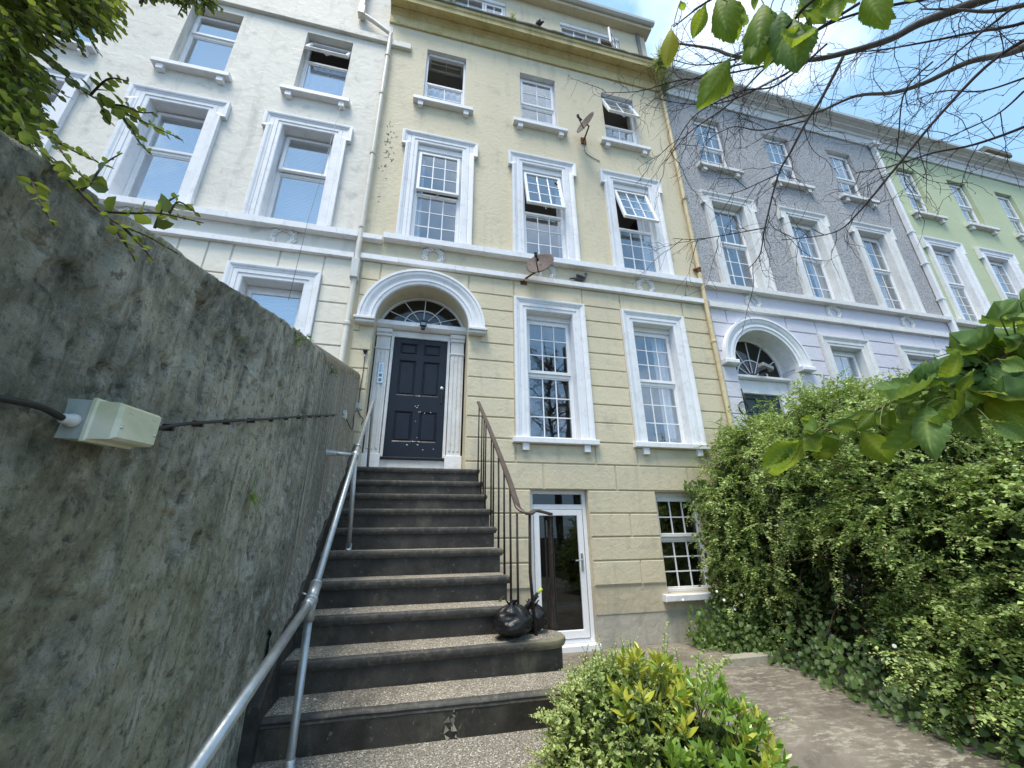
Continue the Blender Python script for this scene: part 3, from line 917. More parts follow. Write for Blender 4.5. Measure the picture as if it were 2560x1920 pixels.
# arch, recess, fanlight and front door
ar = MB().arc(ACX, ACZ, [(AR, .03), (AR, -.05), (AR+.012, -.058), (AR+.055, -.058), (AR+.06, -.070), (AR+.075, -.074), (AR+.10, -.066), (AR+.13, -.072), (AR+.16, -.096), (AR+.18, -.104), (AR+.215, -.104), (AR+.222, -.118), (AR+.262, -.118), (AR+.266, -.02)], n=48)
ar.build('arch_surround', M['trim'], yh, 'auto')
for sg in (-1, 1):
    a = ACX+sg*(AR-.012); b = ACX+sg*(AR+.30)
    cp = MB().box(a, b, -.15, .05, ACZ-.045, ACZ-.002, .006)
    cp.box(ACX+sg*(AR-.006), ACX+sg*(AR+.275), -.125, .05, ACZ-.095, ACZ-.046, .01)
    cp.build('impost', M['trim_old'], yh)
yd = .36
tr = MB().extrude_x([(.22, 3.235), (.205, 3.25), (.205, 3.275), (.235, 3.285), (.235, 3.335), (.40, 3.335), (.40, 3.21), (.26, 3.21)], ACX-AR+.002, ACX+AR-.002)
tr.build('transom', M['trim'], yh)
for a, b in ((-.775, -.535), (.435, .675)):
    p = MB().box(a+.01, b-.01, .315, .40, 1.13, 3.07, .004)
    wv = (b-a-.02)
    for k in range(3): p.box(a+.035+k*wv/3.35, a+.035+k*wv/3.35+.035, .302, .3155, 1.2, 2.80, .01)
    p.box(a, b, .295, .40, 2.83, 2.86, .006); p.box(a-.0, b+.0, .285, .40, 3.07, 3.12, .006); p.box(a-.008, b+.008, .265, .40, 3.121, 3.2, .012)
    p.build('pilaster', M['trim_old'], yh)
    MB().box(a-.012, b+.012, .285, .42, .86, 1.128, .006).build('pilaster_base', M['trim'], yh)
df = MB()
df.box(-.535, -.49, .33, .42, 1.09, 3.2, .004); df.box(.39, .435, .33, .42, 1.09, 3.2, .004); df.box(-.49, .39, .331, .42, 3.09, 3.2, .004)
df.build('door_frame', M['trim_old'], yh)
MB().box(-.53, .43, .345, .42, .86, 1.055, .004).box(-.43, .36, .337, .3445, .93, 1.02, .003).build('door_riser', M['trim_old'], yh)
MB().box(-.535, .44, .30, .43, 1.056, 1.092, .008).build('door_threshold', M['navy'], yh)
door = panel_door(yh, -.49, .39, 1.093, 3.089, .362, M['navy'], [(.12, .44, .045, .15), (.56, .88, .045, .15), (.12, .44, .20, .505), (.56, .88, .20, .505), (.12, .44, .635, .88), (.56, .88, .635, .88)])
MB().lathe((.33, .362, 2.24), (0,-1,0), [(0, .026), (.008, .026), (.012, .014), (.018, .012)], 14).build('door_lock', M['steel'], door)
MB().box(.318, .342, .335, .345, 1.98, 2.18, .003).box(.322, .338, .345, .362, 1.99, 2.01).box(.322, .338, .345, .362, 2.15, 2.17).build('door_handle', M['iron'], door)
ch = MB()
for i in range(26):
    x = random.choice([random.uniform(-.10, .02), random.uniform(-.15, .34)]); z = random.choice([1.345, 1.82, 2.085, random.uniform(1.12, 1.33), random.uniform(1.12, 1.33), random.uniform(1.4, 1.95)])
    n = 6; s1, s2 = random.uniform(.006, .02), random.uniform(.004, .009)
    ch.prism([(x+s1*math.cos(2*PI*k/n)*random.uniform(.6, 1.2), z+s2*math.sin(2*PI*k/n)*random.uniform(.6, 1.2)) for k in range(n)], .3612, .3618)
ch.build('paint_chips', M['chip'], door)
fan = MB()
fz = 3.345; half = math.sqrt(.715**2-(fz-ACZ)**2); a0 = math.asin((fz-ACZ)/.715)
fan.arc(ACX, ACZ, [(.735, .345), (.695, .345), (.695, .39), (.735, .39)], a0-.02, PI-a0+.02, 36)
fc = (ACX, fz-.02)
def fan_end(a):
    for k in range(300):
        rr = k*.004; x = fc[0]+rr*math.cos(a); z = fc[1]+rr*math.sin(a)
        if math.hypot(x-ACX, z-ACZ) > .697: return rr
for deg in (22, 52, 88, 126, 156):
    a = math.radians(deg); e = fan_end(a)
    fan.tube([(fc[0]+.14*math.cos(a), .366, fc[1]+.14*math.sin(a)+.02), (fc[0]+e*math.cos(a), .366, fc[1]+e*math.sin(a))], .009, 6)
fan.arc(fc[0], fc[1], [(.325, .356), (.308, .356), (.308, .376), (.325, .376)], .06, PI-.06, 28)
fl = fan.build('fanlight', M['trim_old'], yh)
V = [(ACX+.70*math.cos(a0+(PI-2*a0)*i/24), .38, ACZ+.70*math.sin(a0+(PI-2*a0)*i/24)) for i in range(25)]
MB().add(V+[(p[0], .384, p[2]) for p in V], [tuple(range(25)), tuple(range(25, 50))[::-1]]).build('pane', M['glass_dark'], fl)
MB().prism([(ACX+.33*math.cos(PI*i/20), fz+.30*math.sin(PI*i/20)) for i in range(21)], .47, .48).build('inner_lamp_shade', M['pale_plastic'], fl)
# cornice, ledge and attic storey
MB().extrude_x([(.1, 10.52), (-.032, 10.52), (-.04, 10.53), (-.04, 10.80), (-.055, 10.815), (-.075, 10.85), (-.115, 10.885), (-.135, 10.89), (-.14, 10.915), (-.29, 10.90), (-.305, 10.895), (-.31, 11.0), (-.335, 11.03), (-.345, 11.10), (.1, 11.12)], -1.24, 5.47).build('cornice', M['cornice'], yh)
MB().box(-1.18, -.72, -.075, -.001, 9.72, 9.90, .01).build('band_return', M['cream'], yh)
n = 90
V = []; 
for i in range(n+1):
    x = -1.26+6.74*i/n; q = fbm(np.array([[x*3.1, 1.7, .3]]))[0]
    V += [(x, -.35-.03*q, 11.10), (x, -.355-.05*q, 11.12+.03*q), (x, -.30, 11.15+.07*q), (x, .5, 11.2), (x, .5, 11.09)]
F = []
for i in range(n):
    for k in range(5):
        F.append((i*5+k, (i+1)*5+k, (i+1)*5+(k+1) % 5, i*5+(k+1) % 5))
fast_mesh('parapet_ledge', V, F, M['ledge'], yh)
AH = [(-.30, 1.47, 12.35, 13.30), (3.0, 4.77, 12.35, 13.20)]
wall_cells(MB(), YX0, 5.62, 11.1, 13.62, .40, .66, AH).build('attic_wall', M['yellow'], yh, fix=False)
MB().extrude_x([(.5, 13.58), (.20, 13.60), (.18, 13.64), (.18, 13.74), (.5, 13.78)], YX0-.1, 5.75).build('eaves_board', M['yellow'], yh)
MB().extrude_x([(.19, 13.70), (.12, 13.68), (.07, 13.72), (.06, 13.80), (.09, 13.80), (.19, 13.76)], YX0-.1, 5.80).build('gutter', M['pale_plastic'], yh)
MB().extrude_x([(.12, 13.81), (4.0, 15.6), (4.1, 15.6), (4.1, 13.6), (.6, 13.6)], YX0-.1, 5.62).build('roof', M['slate'], yh)
for (a, b, c, d), op in zip(AH, (0, 1)):
    m = MB(); frame_rect(m, a, b, c, d-.12, .05, .44, .50, .005)
    m.box(a+1.18-.03, a+1.18+.03, .441, .499, c+.05, d-.17, .005)
    m.box(a+.001, b-.001, .405, .44, d-.12, d, .004)
    aw = m.build('attic_window', M['upvc'], yh)
    light(aw, a+.05, a+1.15, c+.05, d-.17, .47, 3, 2)
    x0, x1 = a+1.215, b-.055
    T = Matrix.Identity(4)
    if op: T = Matrix.Translation((x1, .43, 0)) @ Matrix.Rotation(math.radians(38), 4, 'Z') @ Matrix.Translation((-x1, -.43, 0))
    s_ = frame_rect(MB(), x0, x1, c+.055, d-.175, .05, .43, .475, .005); s_.xf(T).build('casement', M['upvc'], aw)
    light(aw, x0+.05, x1-.05, c+.105, d-.225, .45, 2, 2, T)

# ------------------------------------------------------------------ CREAM HOUSE
CX0, CX1 = -8.3, -1.145
chs = thing('terraced_house', 'cream rendered terraced house with blinds and plain single-light sash windows', 'house', (-4.7, 0, -1.5), 'houses of the terrace')
CF = [-2.312, -4.34, -6.37]
holes = [(x-.435, x+.435, 4.81, 6.90) for x in CF] + [(x-.435, x+.435, 7.80, 9.58) for x in CF]
holes += [(x-.43, x+.43, 1.40, 3.67) for x in CF]
wall_cells(MB(), CX0, CX1, -1.6, 12.4, .002, .36, holes).build('wall', M['cream'], chs, fix=False)
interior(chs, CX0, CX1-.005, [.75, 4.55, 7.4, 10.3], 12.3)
block_rows(chs, CX0+.05, CX1-.05, [4.25, 3.70, 3.40, 3.045, 2.67, 2.33, 1.98, 1.65, 1.3], [(x-.655, x+.655, 1.2, 3.89) for x in CF], M['cream_block'],
           {0: [-2.31, -3.30, -4.3, -5.3, -6.3]})
bands(chs, CX0, -1.20, 4.64, 4.765, .12, M['trim'], .8)
bands(chs, CX0, -1.22, 4.235, 4.34, .085, M['trim'], 1.1)
for x in CF: wreath(chs, x-.02, 4.50, .16)
GLASS[0] = M['glass_coated']
for i, x in enumerate(CF):
    window(chs, x, 4.81, 6.90, .87, .19, 6.0, 1, 1, 1, math.radians(3) if i == 0 else 0, .0, 'ears', None, 'blind')
    window(chs, x, 7.80, 9.58, .87, .17, 8.98, 1, 1, 1, math.radians(24) if i == 0 else 0, 0, None, (.60, 7.80), 'blind' if i else 'netlow')
    window(chs, x, 1.40, 3.67, .86, .20, 2.62, 1, 1, 1, 0, .05, 'plain', None, 'blind')
GLASS[0] = None
MB().box(CX0, CX1-.02, -.07, -.001, 9.77, 9.95, .01).build('frieze_band', M['cream'], chs)
MB().extrude_x([(.5, 12.38), (-.25, 12.40), (-.27, 12.5), (.5, 12.55)], CX0, CX1).build('parapet', M['trim'], chs)

# ------------------------------------------------------------------ GREY HOUSE
GX0, GX1 = 5.445, 12.33
gh = thing('terraced_house', 'grey pebbledash terraced house with pale lilac ground storey and arched doorway', 'house', (8.9, 0, -1.5), 'houses of the terrace')
GF = [6.63, 8.78, 10.93]
GCX, GCZ = 6.60, 3.06
h1 = [(x-.44, x+.44, 4.81, 7.12) for x in GF] + [(x-.43, x+.43, 8.23, 9.97) for x in GF]
wall_cells(MB(), GX0, GX1, 4.7, 10.9, .002, .36, h1).build('wall', M['pebble'], gh, fix=False)
h2 = [(x-.43, x+.43, 1.38, 3.645) for x in GF[1:]] + [(GCX-.745, GCX+.745, .8, GCZ+.745)]
mb = wall_cells(MB(), GX0, GX1, -1.6, 4.7, .002, .36, h2)
arch_fill(mb, GCX, GCZ, .745, GCZ+.745, .002, .36)
mb.build('ground_storey_wall', M['lilac'], gh, fix=False)
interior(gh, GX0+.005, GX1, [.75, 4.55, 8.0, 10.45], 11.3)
block_rows(gh, GX0+.08, GX1-.05, [4.25, 3.89, 3.58, 3.26, 2.94, 2.63, 2.32, 2.0, 1.69, 1.36, 1.0], [(x-.665, x+.665, 1.3, 3.87) for x in GF[1:]]+[(GCX-.75, GCX+.75, .7, GCZ)], M['lilac'],
           {0: [5.89, 7.36, 8.13, 9.43, 10.30, 11.56]}, (GCX, GCZ, .95))
bands(gh, 5.50, 12.30, 4.68, 4.79, .12, M['trim_old'], .9)
bands(gh, 5.50, 12.30, 4.21, 4.34, .085, M['trim_old'], 1.0)
for x in (6.66, 8.79, 10.96): wreath(gh, x, 4.50, .155)
for i, x in enumerate(GF):
    window(gh, x, 4.81, 7.12, .88, .14, 6.05, 3, 2, 3, 0, .05, 'ears', None, [(1, .3, .95)] if i == 1 else None, M['trim_old'])
    window(gh, x+.02, 8.23, 9.97, .86, .11, 9.0, 3, 2, 2, 0, .05, None, (.62, 8.23), None, M['trim_old'], lining=True)
for x in GF[1:]: window(gh, x, 1.38, 3.645, .86, .14, 2.5, 2, 2, 3, 0, .04, 'plain', (.70, 1.38, .085, .11, .5), 'netfull', M['trim_old'])
MB().arc(GCX, GCZ, [(.745, .03), (.745, -.05), (.80, -.056), (.81, -.072), (.84, -.072), (.87, -.066), (.90, -.09), (.96, -.10), (.965, -.115), (1.01, -.115), (1.014, -.02)], n=40).build('arch_surround', M['trim'], gh, 'auto')
for sg in (-1, 1):
    MB().box(GCX+sg*.735, GCX+sg*1.05, -.14, .05, GCZ-.09, GCZ-.002, .015).build('impost', M['trim'], gh)
jm = MB()
for sg in (-1, 1): jm.box(GCX+sg*.745, GCX+sg*.735, .004, .36, .8, GCZ-.1)
jm.arc(GCX, GCZ, [(.744, .003), (.735, .003), (.735, .36), (.744, .36)], n=32)
jm.build('door_reveal', M['trim'], gh)
MB().extrude_x([(.20, 2.86), (.20, 2.90), (.23, 2.92), (.40, 2.92), (.40, 2.84)], GCX-.735, GCX+.735).build('transom', M['trim'], gh)
for a in (GCX-.735, GCX+.50):
    MB().box(a, a+.235, .30, .42, .86, 2.84, .006).box(a+.05, a+.18, .285, .2995, 1.1, 2.6, .008).build('pilaster', M['trim'], gh)
MB().box(GCX-.50, GCX+.50, .31, .42, 2.56, 2.84, .006).build('door_head', M['trim'], gh)
panel_door(gh, GCX-.50, GCX+.50, .9, 2.56, .37, M['green_door'], [(.12, .45, .05, .25), (.55, .88, .05, .25), (.12, .45, .32, .62), (.55, .88, .32, .62), (.12, .45, .7, .92), (.55, .88, .7, .92)])
fan = MB().arc(GCX, GCZ, [(.735, .345), (.69, .345), (.69, .39), (.735, .39)], -.15, PI+.15, 30)
for deg in (30, 60, 90, 120, 150):
    a = math.radians(deg); fan.tube([(GCX+.1*math.cos(a), .366, 2.93+.1*math.sin(a)), (GCX+.76*math.cos(a)*.93, .366, 2.95+.83*math.sin(a)*.93)], .011, 6)
fan.arc(GCX, 2.94, [(.38, .356), (.36, .356), (.36, .376), (.38, .376)], .03, PI-.03, 24)
f2 = fan.build('fanlight', M['trim'], gh)
V = [(GCX+.70*math.cos(PI*i/24), .38, GCZ+.70*math.sin(PI*i/24)) for i in range(25)]
V = [(GCX+.70, .38, 2.93)]+V+[(GCX-.70, .38, 2.93)]
MB().add(V, [tuple(range(len(V)))]).build('pane', M['glass_dark'], f2)
def white_cornice(house, x0, x1):
    MB().extrude_x([(.1, 10.52), (-.04, 10.52), (-.045, 10.53), (-.045, 10.78), (-.08, 10.80), (-.10, 10.86), (-.16, 10.885), (-.20, 10.89), (-.21, 10.93), (-.30, 10.95), (.1, 11.0)], x0, x1).build('cornice', M['trim_old'], house)
    MB().extrude_x([(-.24, 10.955), (-.33, 10.955), (-.38, 10.99), (-.39, 11.06), (-.375, 11.075), (-.24, 11.06)], x0, x1).build('gutter', M['pale_plastic'], house)
    MB().extrude_x([(-.30, 11.08), (3.6, 13.2), (3.9, 13.2), (3.9, 10.9), (0, 10.9)], x0, x1).build('roof', M['slate'], house)
white_cornice(gh, 5.5, GX1+.02)

# ------------------------------------------------------------------ GREEN HOUSE
NX0, NX1 = 12.335, 19.3
nh = thing('terraced_house', 'lime green rendered terraced house with deep white window surrounds', 'house', (15.8, 0, -1.5), 'houses of the terrace')
NF = [13.42, 15.49, 17.56]
holes = [(x-.44, x+.44, 4.81, 7.10) for x in NF] + [(x-.40, x+.40, 8.20, 9.96) for x in NF] + [(x-.43, x+.43, 1.38, 3.645) for x in NF]
wall_cells(MB(), NX0, NX1, -1.6, 10.9, .004, .40, holes).build('wall', M['green'], nh, fix=False)
interior(nh, NX0+.005, NX1, [.75, 4.55, 8.0, 10.45], 11.3)
block_rows(nh, NX0+.08, NX1-.05, [4.25, 3.89, 3.58, 3.26, 2.94, 2.63], [(x-.665, x+.665, 1.3, 3.87) for x in NF], M['green'], {0: [12.8, 14.2, 15.0, 16.3, 17.1]})
bands(nh, 12.44, NX1, 4.64, 4.755, .12, M['trim_old'], 1.0)
bands(nh, 12.44, NX1, 4.21, 4.32, .085, M['trim_old'], 1.0)
for x in NF: wreath(nh, x, 4.48, .155)
for x in NF:
    window(nh, x, 4.81, 7.10, .88, .11, 5.98, 3, 3, 4, 0, .04, 'ears', None, None, M['trim'])
    window(nh, x, 8.20, 9.96, .80, .10, 9.02, 3, 2, 2, 0, .04, None, (.61, 8.20), None, M['trim_old'])
    window(nh, x, 1.38, 3.645, .86, .12, 2.5, 3, 2, 3, 0, .04, 'plain', (.70, 1.38, .085, .11, .5), None, M['trim'])
white_cornice(nh, GX1+.03, NX1)
# chimney at the far end of the terrace
cs = thing('chimney_stack', 'weathered brown chimney stack overgrown with weeds beyond the lime green house', 'chimney', (20.0, 1.2, 11))
MB().box(19.5, 20.7, .5, 1.7, 10.6, 12.9, .02).build('stack', M['plinth'], cs)
MB().box(19.42, 20.78, .42, 1.78, 12.9, 13.1, .03).build('stack_cap', M['ledge'], cs)
eh = thing('terraced_house', 'brownish end house of the terrace past the lime green house', 'house', (22, 0, -1.5), 'houses of the terrace')
wall_cells(MB(), 19.31, 26, -1.6, 11.0, .01, .3, [(20.2, 21.0, 8.2, 9.9), (22.2, 23.0, 8.2, 9.9), (20.2, 21.0, 4.8, 7.1), (22.2, 23.0, 4.8, 7.1)]).build('wall', M['plinth'], eh, fix=False)
for x in (20.6, 22.6):
    window(eh, x, 8.2, 9.9, .8, .2, 9.0, 3, 2, 2, sil=(.6, 8.2)); window(eh, x, 4.8, 7.1, .8, .2, 6.0, 3, 3, 3, arch='ears')
MB().box(19.31, 26, 3.0, 3.1, -1.5, 11).build('interior_wall', M['room'], eh)
MB().extrude_x([(.1, 10.6), (-.05, 10.6), (-.3, 10.95), (-.32, 11.05), (.1, 11.1)], 19.31, 26).build('cornice', M['plinth'], eh)

# ------------------------------------------------------------------ ground, path, yard
def sheet(name, pts, z, mat, n=1):
    me_ = MB().add([(x, y, z) for x, y in pts], [tuple(range(len(pts)))])
    o = me_.build(name, mat, None, fix=False); o['kind'] = 'structure'; return o
sheet('ground', [(-150, -150), (150, -150), (150, 60), (-150, 60)], -1.62, M['earth'])
# yard slab: gently uneven sheet
nx_, ny_ = 60, 90
gx = np.linspace(.95, 5.2, nx_); gy = np.linspace(-9, .0, ny_)
GX, GY = np.meshgrid(gx, gy, indexing='ij')
GZ = -1.487+.012*(fbm(np.stack([GX*.8, GY*.8, GX*0], -1))-.5)
V = np.stack([GX, GY, GZ], -1).reshape(-1, 3)
I = np.arange(nx_*ny_).reshape(nx_, ny_)
F = np.stack([I[:-1,:-1], I[1:,:-1], I[1:,1:], I[:-1,1:]], -1).reshape(-1, 4)
yo = fast_mesh('yard', V, F, M['yard'], None, True); yo['kind'] = 'structure'
po = MB().box(-1.0, 1.02, -9, -2.6, -1.61, -1.102).build('path', M['path']); po['kind'] = 'structure'
kb = thing('yard_kerb', 'low pale concrete kerb at the hedge end of the yard', 'kerb', (4.2, -1.05, -1.49))
MB().box(3.75, 4.75, -1.12, -.98, -1.6, -1.40, .01).build('kerb_block', M['cement'], kb)

# ------------------------------------------------------------------ the old garden wall on the left
def wx(y): return -.9-.045*y
def on_wall(px, py, off=0.0):
    r = ray(px*S, py*S)
    t = (-.9+.2655+off)/(r.x+.045*r.y)
    return CAM+r*t
tops = [on_wall(*p) for p in ((778, 812), (700, 765), (640, 712), (560, 660), (430, 577), (330, 500), (170, 400))]
tops.sort(key=lambda p: p.y)
ty = np.array([-9, -6.5]+[p.y for p in tops]+[.02]); tz = np.array([tops[0].z-.28*(9+tops[0].y), tops[0].z-.28*(6.5+tops[0].y)]+[p.z for p in tops]+[tops[-1].z+.02])
NY, NZ = 590, 230
Y = np.concatenate([np.linspace(0, -2.6, 120, endpoint=False), np.linspace(-2.6, -5.6, 420, endpoint=False), np.linspace(-5.6, -8.5, 50)])
ZT = np.interp(Y, ty, tz)
pk_top = 0
ZT = ZT+.012*(fbm(np.stack([Y*6, Y*0, Y*0+3], -1))-.5)*2
s_ = np.linspace(0, 1, NZ)
YY = np.repeat(Y[:,None], NZ, 1); ZZ = -1.6+(ZT[:,None]+1.6)*s_[None]
Pn = np.stack([YY, ZZ, YY*0], -1)
rough = np.clip((-2.55-YY)/.35, 0, 1)*.85+.15
rough = rough*.55
d = .022*(fbm(Pn*1.3+5, 3)-.5)+rough*(.022*(fbm(Pn*np.array([3.5, 2.6, 1])+9, 4)-.5)+.016*(fbm(Pn*11, 3)-.5))
pk = fbm(Pn*np.array([7, 3.2, 1])+31, 3); d = d-rough*.05*np.clip((pk-.72)/.05, 0, 1)*np.clip((ZT[:,None]-ZZ)/.1, 0, 1)
pk2 = fbm(Pn*np.array([16, 7, 1])+71, 2); d = d-rough*.022*np.clip((pk2-.70)/.03, 0, 1)
pk3 = fbm(Pn*np.array([9, 26, 1])+fbm(Pn*3, 2)[...,None]*3+11, 2); d = d-rough*.02*np.clip((pk3-.76)/.02, 0, 1)
fl_ = fbm(Pn*np.array([4.5, 3.5, 1])+91, 4); d = d+rough*.010*np.clip((fl_-.52)/.008, 0, 1)
d = d+rough*.006*(fbm(Pn*38+3, 2)-.5)
lip = fbm(Pn*np.array([2.2, 2.0, 1])+51, 3); d = d+rough*.014*(lip > .55)*np.clip((lip-.55)/.02, 0, 1)
XX = (-.9-.045*YY)+d
V = np.stack([XX, YY, ZZ], -1).reshape(-1, 3)
I = np.arange(NY*NZ).reshape(NY, NZ)
F = np.stack([I[:-1,:-1], I[:-1,1:], I[1:,1:], I[1:,:-1]], -1).reshape(-1, 4)
nb = len(V)
Vb = np.concatenate([np.stack([-.9-.045*Y-.32, Y, ZT-.01], -1), np.stack([-.9-.045*Y-.32, Y, ZT*0-1.6], -1)])
V = np.concatenate([V, Vb])
top = I[:,-1]; ib = nb+np.arange(NY); ic = nb+NY+np.arange(NY)
F = np.concatenate([F, np.stack([top[:-1], ib[:-1], ib[1:], top[1:]], -1), np.stack([ib[:-1], ic[:-1], ic[1:], ib[1:]], -1)])
gw = thing('garden_wall', 'tall old rendered garden wall stained dark with algae and run-off streaks beside the steps', 'wall', (-.7, -4, -1.6))
fast_mesh('wall_face', V, F, M['wall'], gw, True)
mf = MB()
for i in range(14):
    t = i/13; p = on_wall(700+80*t, 766+48*t)
    mf.ball((wx(p.y)-.06, p.y, p.z-.005), .09, .22, .018+.012*random.random(), 11, 6)
mf.build('mortar_fillet', M['cement'], gw, True)

# ------------------------------------------------------------------ front steps
SZ = [-1.102, -.915, -.728, -.537, -.344, -.132, .07, .266, .452, .64, .845]
SY = [None]+[-.33-.30*(10-k) for k in range(1, 11)]
st = thing('front_steps', 'flight of dark painted stone steps with gritty treads leading to the navy door', 'steps', (.1, -3, -1.1))
def step_stone(k, outline, nose=.034, drop=.068, name='step'):
    z1, z0 = SZ[k], SZ[k-1]-.03
    out = []
    n = len(outline)
    for i in range(n):
        a, b = Vector(outline[i]), Vector(outline[(i+1) % n])
        m = max(1, int((b-a).length/.055))
        for j in range(m): out.append(a+(b-a)*(j/m))
    n = len(out)
    nrm = []
    for i in range(n):
        d1 = (out[i]-out[i-1]).normalized(); d2 = (out[(i+1) % n]-out[i]).normalized()
        v = Vector((-d1.y, d1.x))+Vector((-d2.y, d2.x)); v = v/max(v.length_squared, .4)*2
        nrm.append(v)
    prof = [(nose, z0), (nose, z1-drop), (nose*.45, z1-drop+.004), (.006, z1-drop*.72), (0, z1-drop*.45), (.005, z1-.012), (.018, z1-.002), (.035, z1)]
    V = []; m = len(prof)
    for i, p in enumerate(out):
        wn = fbm(np.array([[p.x*9, p.y*9, k*3.7]]), 3)[0]-.5
        w2 = fbm(np.array([[p.x*31, p.y*31, k*5.1]]), 2)[0]-.5
        for q, (o, z) in enumerate(prof):
            e = (wn*.016+w2*.008)*(1 if q > 1 else .3)
            c = p+nrm[i]*(o+max(e, -.008))
            V.append((c.x, c.y, z-(abs(w2)*.008 if 4 <= q <= 6 else 0)))
    F = []; mi = []
    for i in range(n):
        i2 = (i+1) % n
        for q in range(m-1):
            F.append((i*m+q, i2*m+q, i2*m+q+1, i*m+q+1)); mi.append(2 if q < 1 else 1)
    F.append(tuple(i*m+m-1 for i in range(n))); mi.append(0)
    mbk = MB(); mbk.v = V; mbk.f = F
    o = mbk.build(name, [M['aggr'], M['nosing'], M['riser']], st, 'auto')
    o.data.polygons.foreach_set('material_index', mi)
    return o
for k in range(1, 11):
    y0 = SY[k]; xl = wx(y0)+.03; xr = .885
    if k == 10: yb = .30; xr = .875
    else: yb = y0+.36
    if k == 1: ol = [(xl, y0), (1.5, y0-.02), (1.5, yb), (xl, yb)]
    elif k == 2:
        ol = [(xl, y0-.02), (.99, y0+.055)]+[(1.03+.19*math.sin(a), y0+.245-.19*math.cos(a)) for a in np.linspace(.1, PI*.95, 12)]+[(.95, y0+.43), (xl, y0+.36)]
    else: ol = [(xl, y0), (xr, y0+.012), (xr, yb), (xl, yb)]
    step_stone(k, ol, .03 if k > 1 else .006, .068 if k > 1 else .05)
core = MB()
pts = [q for k in range(1, 11) for q in ((SY[k]+.09, SZ[k-1]-.04), (SY[k]+.09, SZ[k]-.08))]
poly = [(SY[1]+.09, -1.5)]+pts+[(.3, SZ[10]-.1), (.3, -1.5)]
core.add([(-.78, y, z) for y, z in poly]+[(.845, y, z) for y, z in poly], [tuple(range(len(poly))), tuple(range(len(poly), 2*len(poly)))[::-1]]+[(i, (i+1) % len(poly), len(poly)+(i+1) % len(poly), len(poly)+i) for i in range(len(poly))])
core.build('stair_core', M['riser'], st)
# sloped string against the wall, and the crumbling cement fillet over it
def nose_line(y): return SZ[10]+(y-SY[10])*(SZ[10]-SZ[2])/(SY[10]-SY[2])
sg = MB()
ys_ = np.linspace(.0, -3.12, 14)
V = []; F = []
for y in ys_:
    z = nose_line(y)
    for x, dz in ((wx(y)-.03, -.4), (wx(y)+.060, -.4), (wx(y)+.060, .135), (wx(y)+.048, .15), (wx(y)-.03, .15)): V.append((x, y, z+dz))
for i in range(len(ys_)-1):
    for q in range(5): F.append((i*5+q, (i+1)*5+q, (i+1)*5+(q+1) % 5, i*5+(q+1) % 5))
F += [(0,1,2,3,4), tuple(len(V)-5+q for q in range(5))[::-1]]
sg.add(V, F).build('stair_string', M['riser'], st)
n1, n2 = 110, 9
V = []; F = []
for i in range(n1):
    y = -.05-2.9*i/(n1-1); z = nose_line(y)+.145
    for q in range(n2):
        t = q/(n2-1)
        e = fbm(np.array([[y*9, t*3, 2.2]]), 3)[0]-.5; e2 = fbm(np.array([[y*30, t*8, 7.2]]), 2)[0]-.5
        V.append((wx(y)+.045*(1-t)**.7+.03*e*2+.012*e2*2+(-.03 if q == n2-1 else 0), y, z+.26*t+.02*e2))
for i in range(n1-1):
    for q in range(n2-1): F.append((i*n2+q, i*n2+q+1, (i+1)*n2+q+1, (i+1)*n2+q))
fast_mesh('cement_fillet', V, F, M['wall'], gw, True)
# peeling paint on the lowest riser
pl = MB()
c0 = at_y(600+1400*840/2212, 1440+950*840/2212, SY[1]+.002)
for i in range(16):
    x = c0.x+random.gauss(0, .025); z = c0.z+random.gauss(0, .04)-.02; a = random.uniform(0, 6); r_ = random.uniform(.01, .03)
    pl.add([(x, SY[1]-random.uniform(.004, .03), z), (x+r_*math.cos(a), SY[1]-random.uniform(.004, .02), z+r_*math.sin(a)), (x+r_*math.cos(a+1.4)*1.3, SY[1]-.003, z+r_*math.sin(a+1.4)*1.3)], [(0,1,2)])
pl.build('peeling_paint', M['ledge'], st, fix=False)
for i in range(26):                                  # crumbs of litter lying on path and treads
    k = random.choice([0, 0, 0, 1, 1, 2, 3]); x = random.uniform(-.6, .8)
    y = random.uniform(-4.2, SY[1]-.05) if k == 0 else random.uniform(SY[k]+.06, SY[k]+.27)
    if i == 0: tl = thing('litter', 'pale crumbs of plaster and dry leaf bits scattered over the path and treads', 'litter', (0, -3.2, -1.1)); tl['kind'] = 'stuff'; lit = MB()
    r_ = random.uniform(.003, .009); z = (SZ[k] if k else -1.102)
    lit.ball((x, y, z+r_*.3), r_, r_*random.uniform(.5, 1.5), r_*.5, 6, 4)
lit.build('crumbs', M['chip'], tl)

# ------------------------------------------------------------------ galvanised handrail
hr = thing('handrail', 'galvanised steel tube handrail on two posts beside the garden wall', 'handrail', (-.52, -3.1, -1.1))
gp = lambda x, y: (x*S, y*S)
r0 = at_x(*gp(395, 1700), -.49); j1 = at_x(*gp(672, 1297), -.52); j2 = at_x(*gp(768, 983), -.56); rt = at_x(*gp(806, 868), -.60)
base1 = Vector((-.515, -3.12, -1.102)); base2 = Vector((-.555, j2.y-.0, SZ[5]))
R_ = .0215
MB().tube([r0, j1], R_, 14).build('lower_rail', M['galv'], hr, True)
MB().tube([j1, j2, rt], R_, 14).build('upper_rail', M['galv'], hr, True)
MB().tube([base1, Vector((base1.x, base1.y, base1.z+.02)), j1-Vector((0, 0, .03))], R_, 14).build('post', M['galv'], hr, True)
MB().lathe(base1, (0,0,1), [(0, .034), (.006, .034), (.012, .026), (.035, .026)], 16).build('post_base', M['galv'], hr, True)
b2 = Vector((j2.x+.012, -1.66, SZ[5]+.0))
MB().tube([b2, j2-Vector((0,0,.03))], R_, 14).build('post', M['galv'], hr, True)
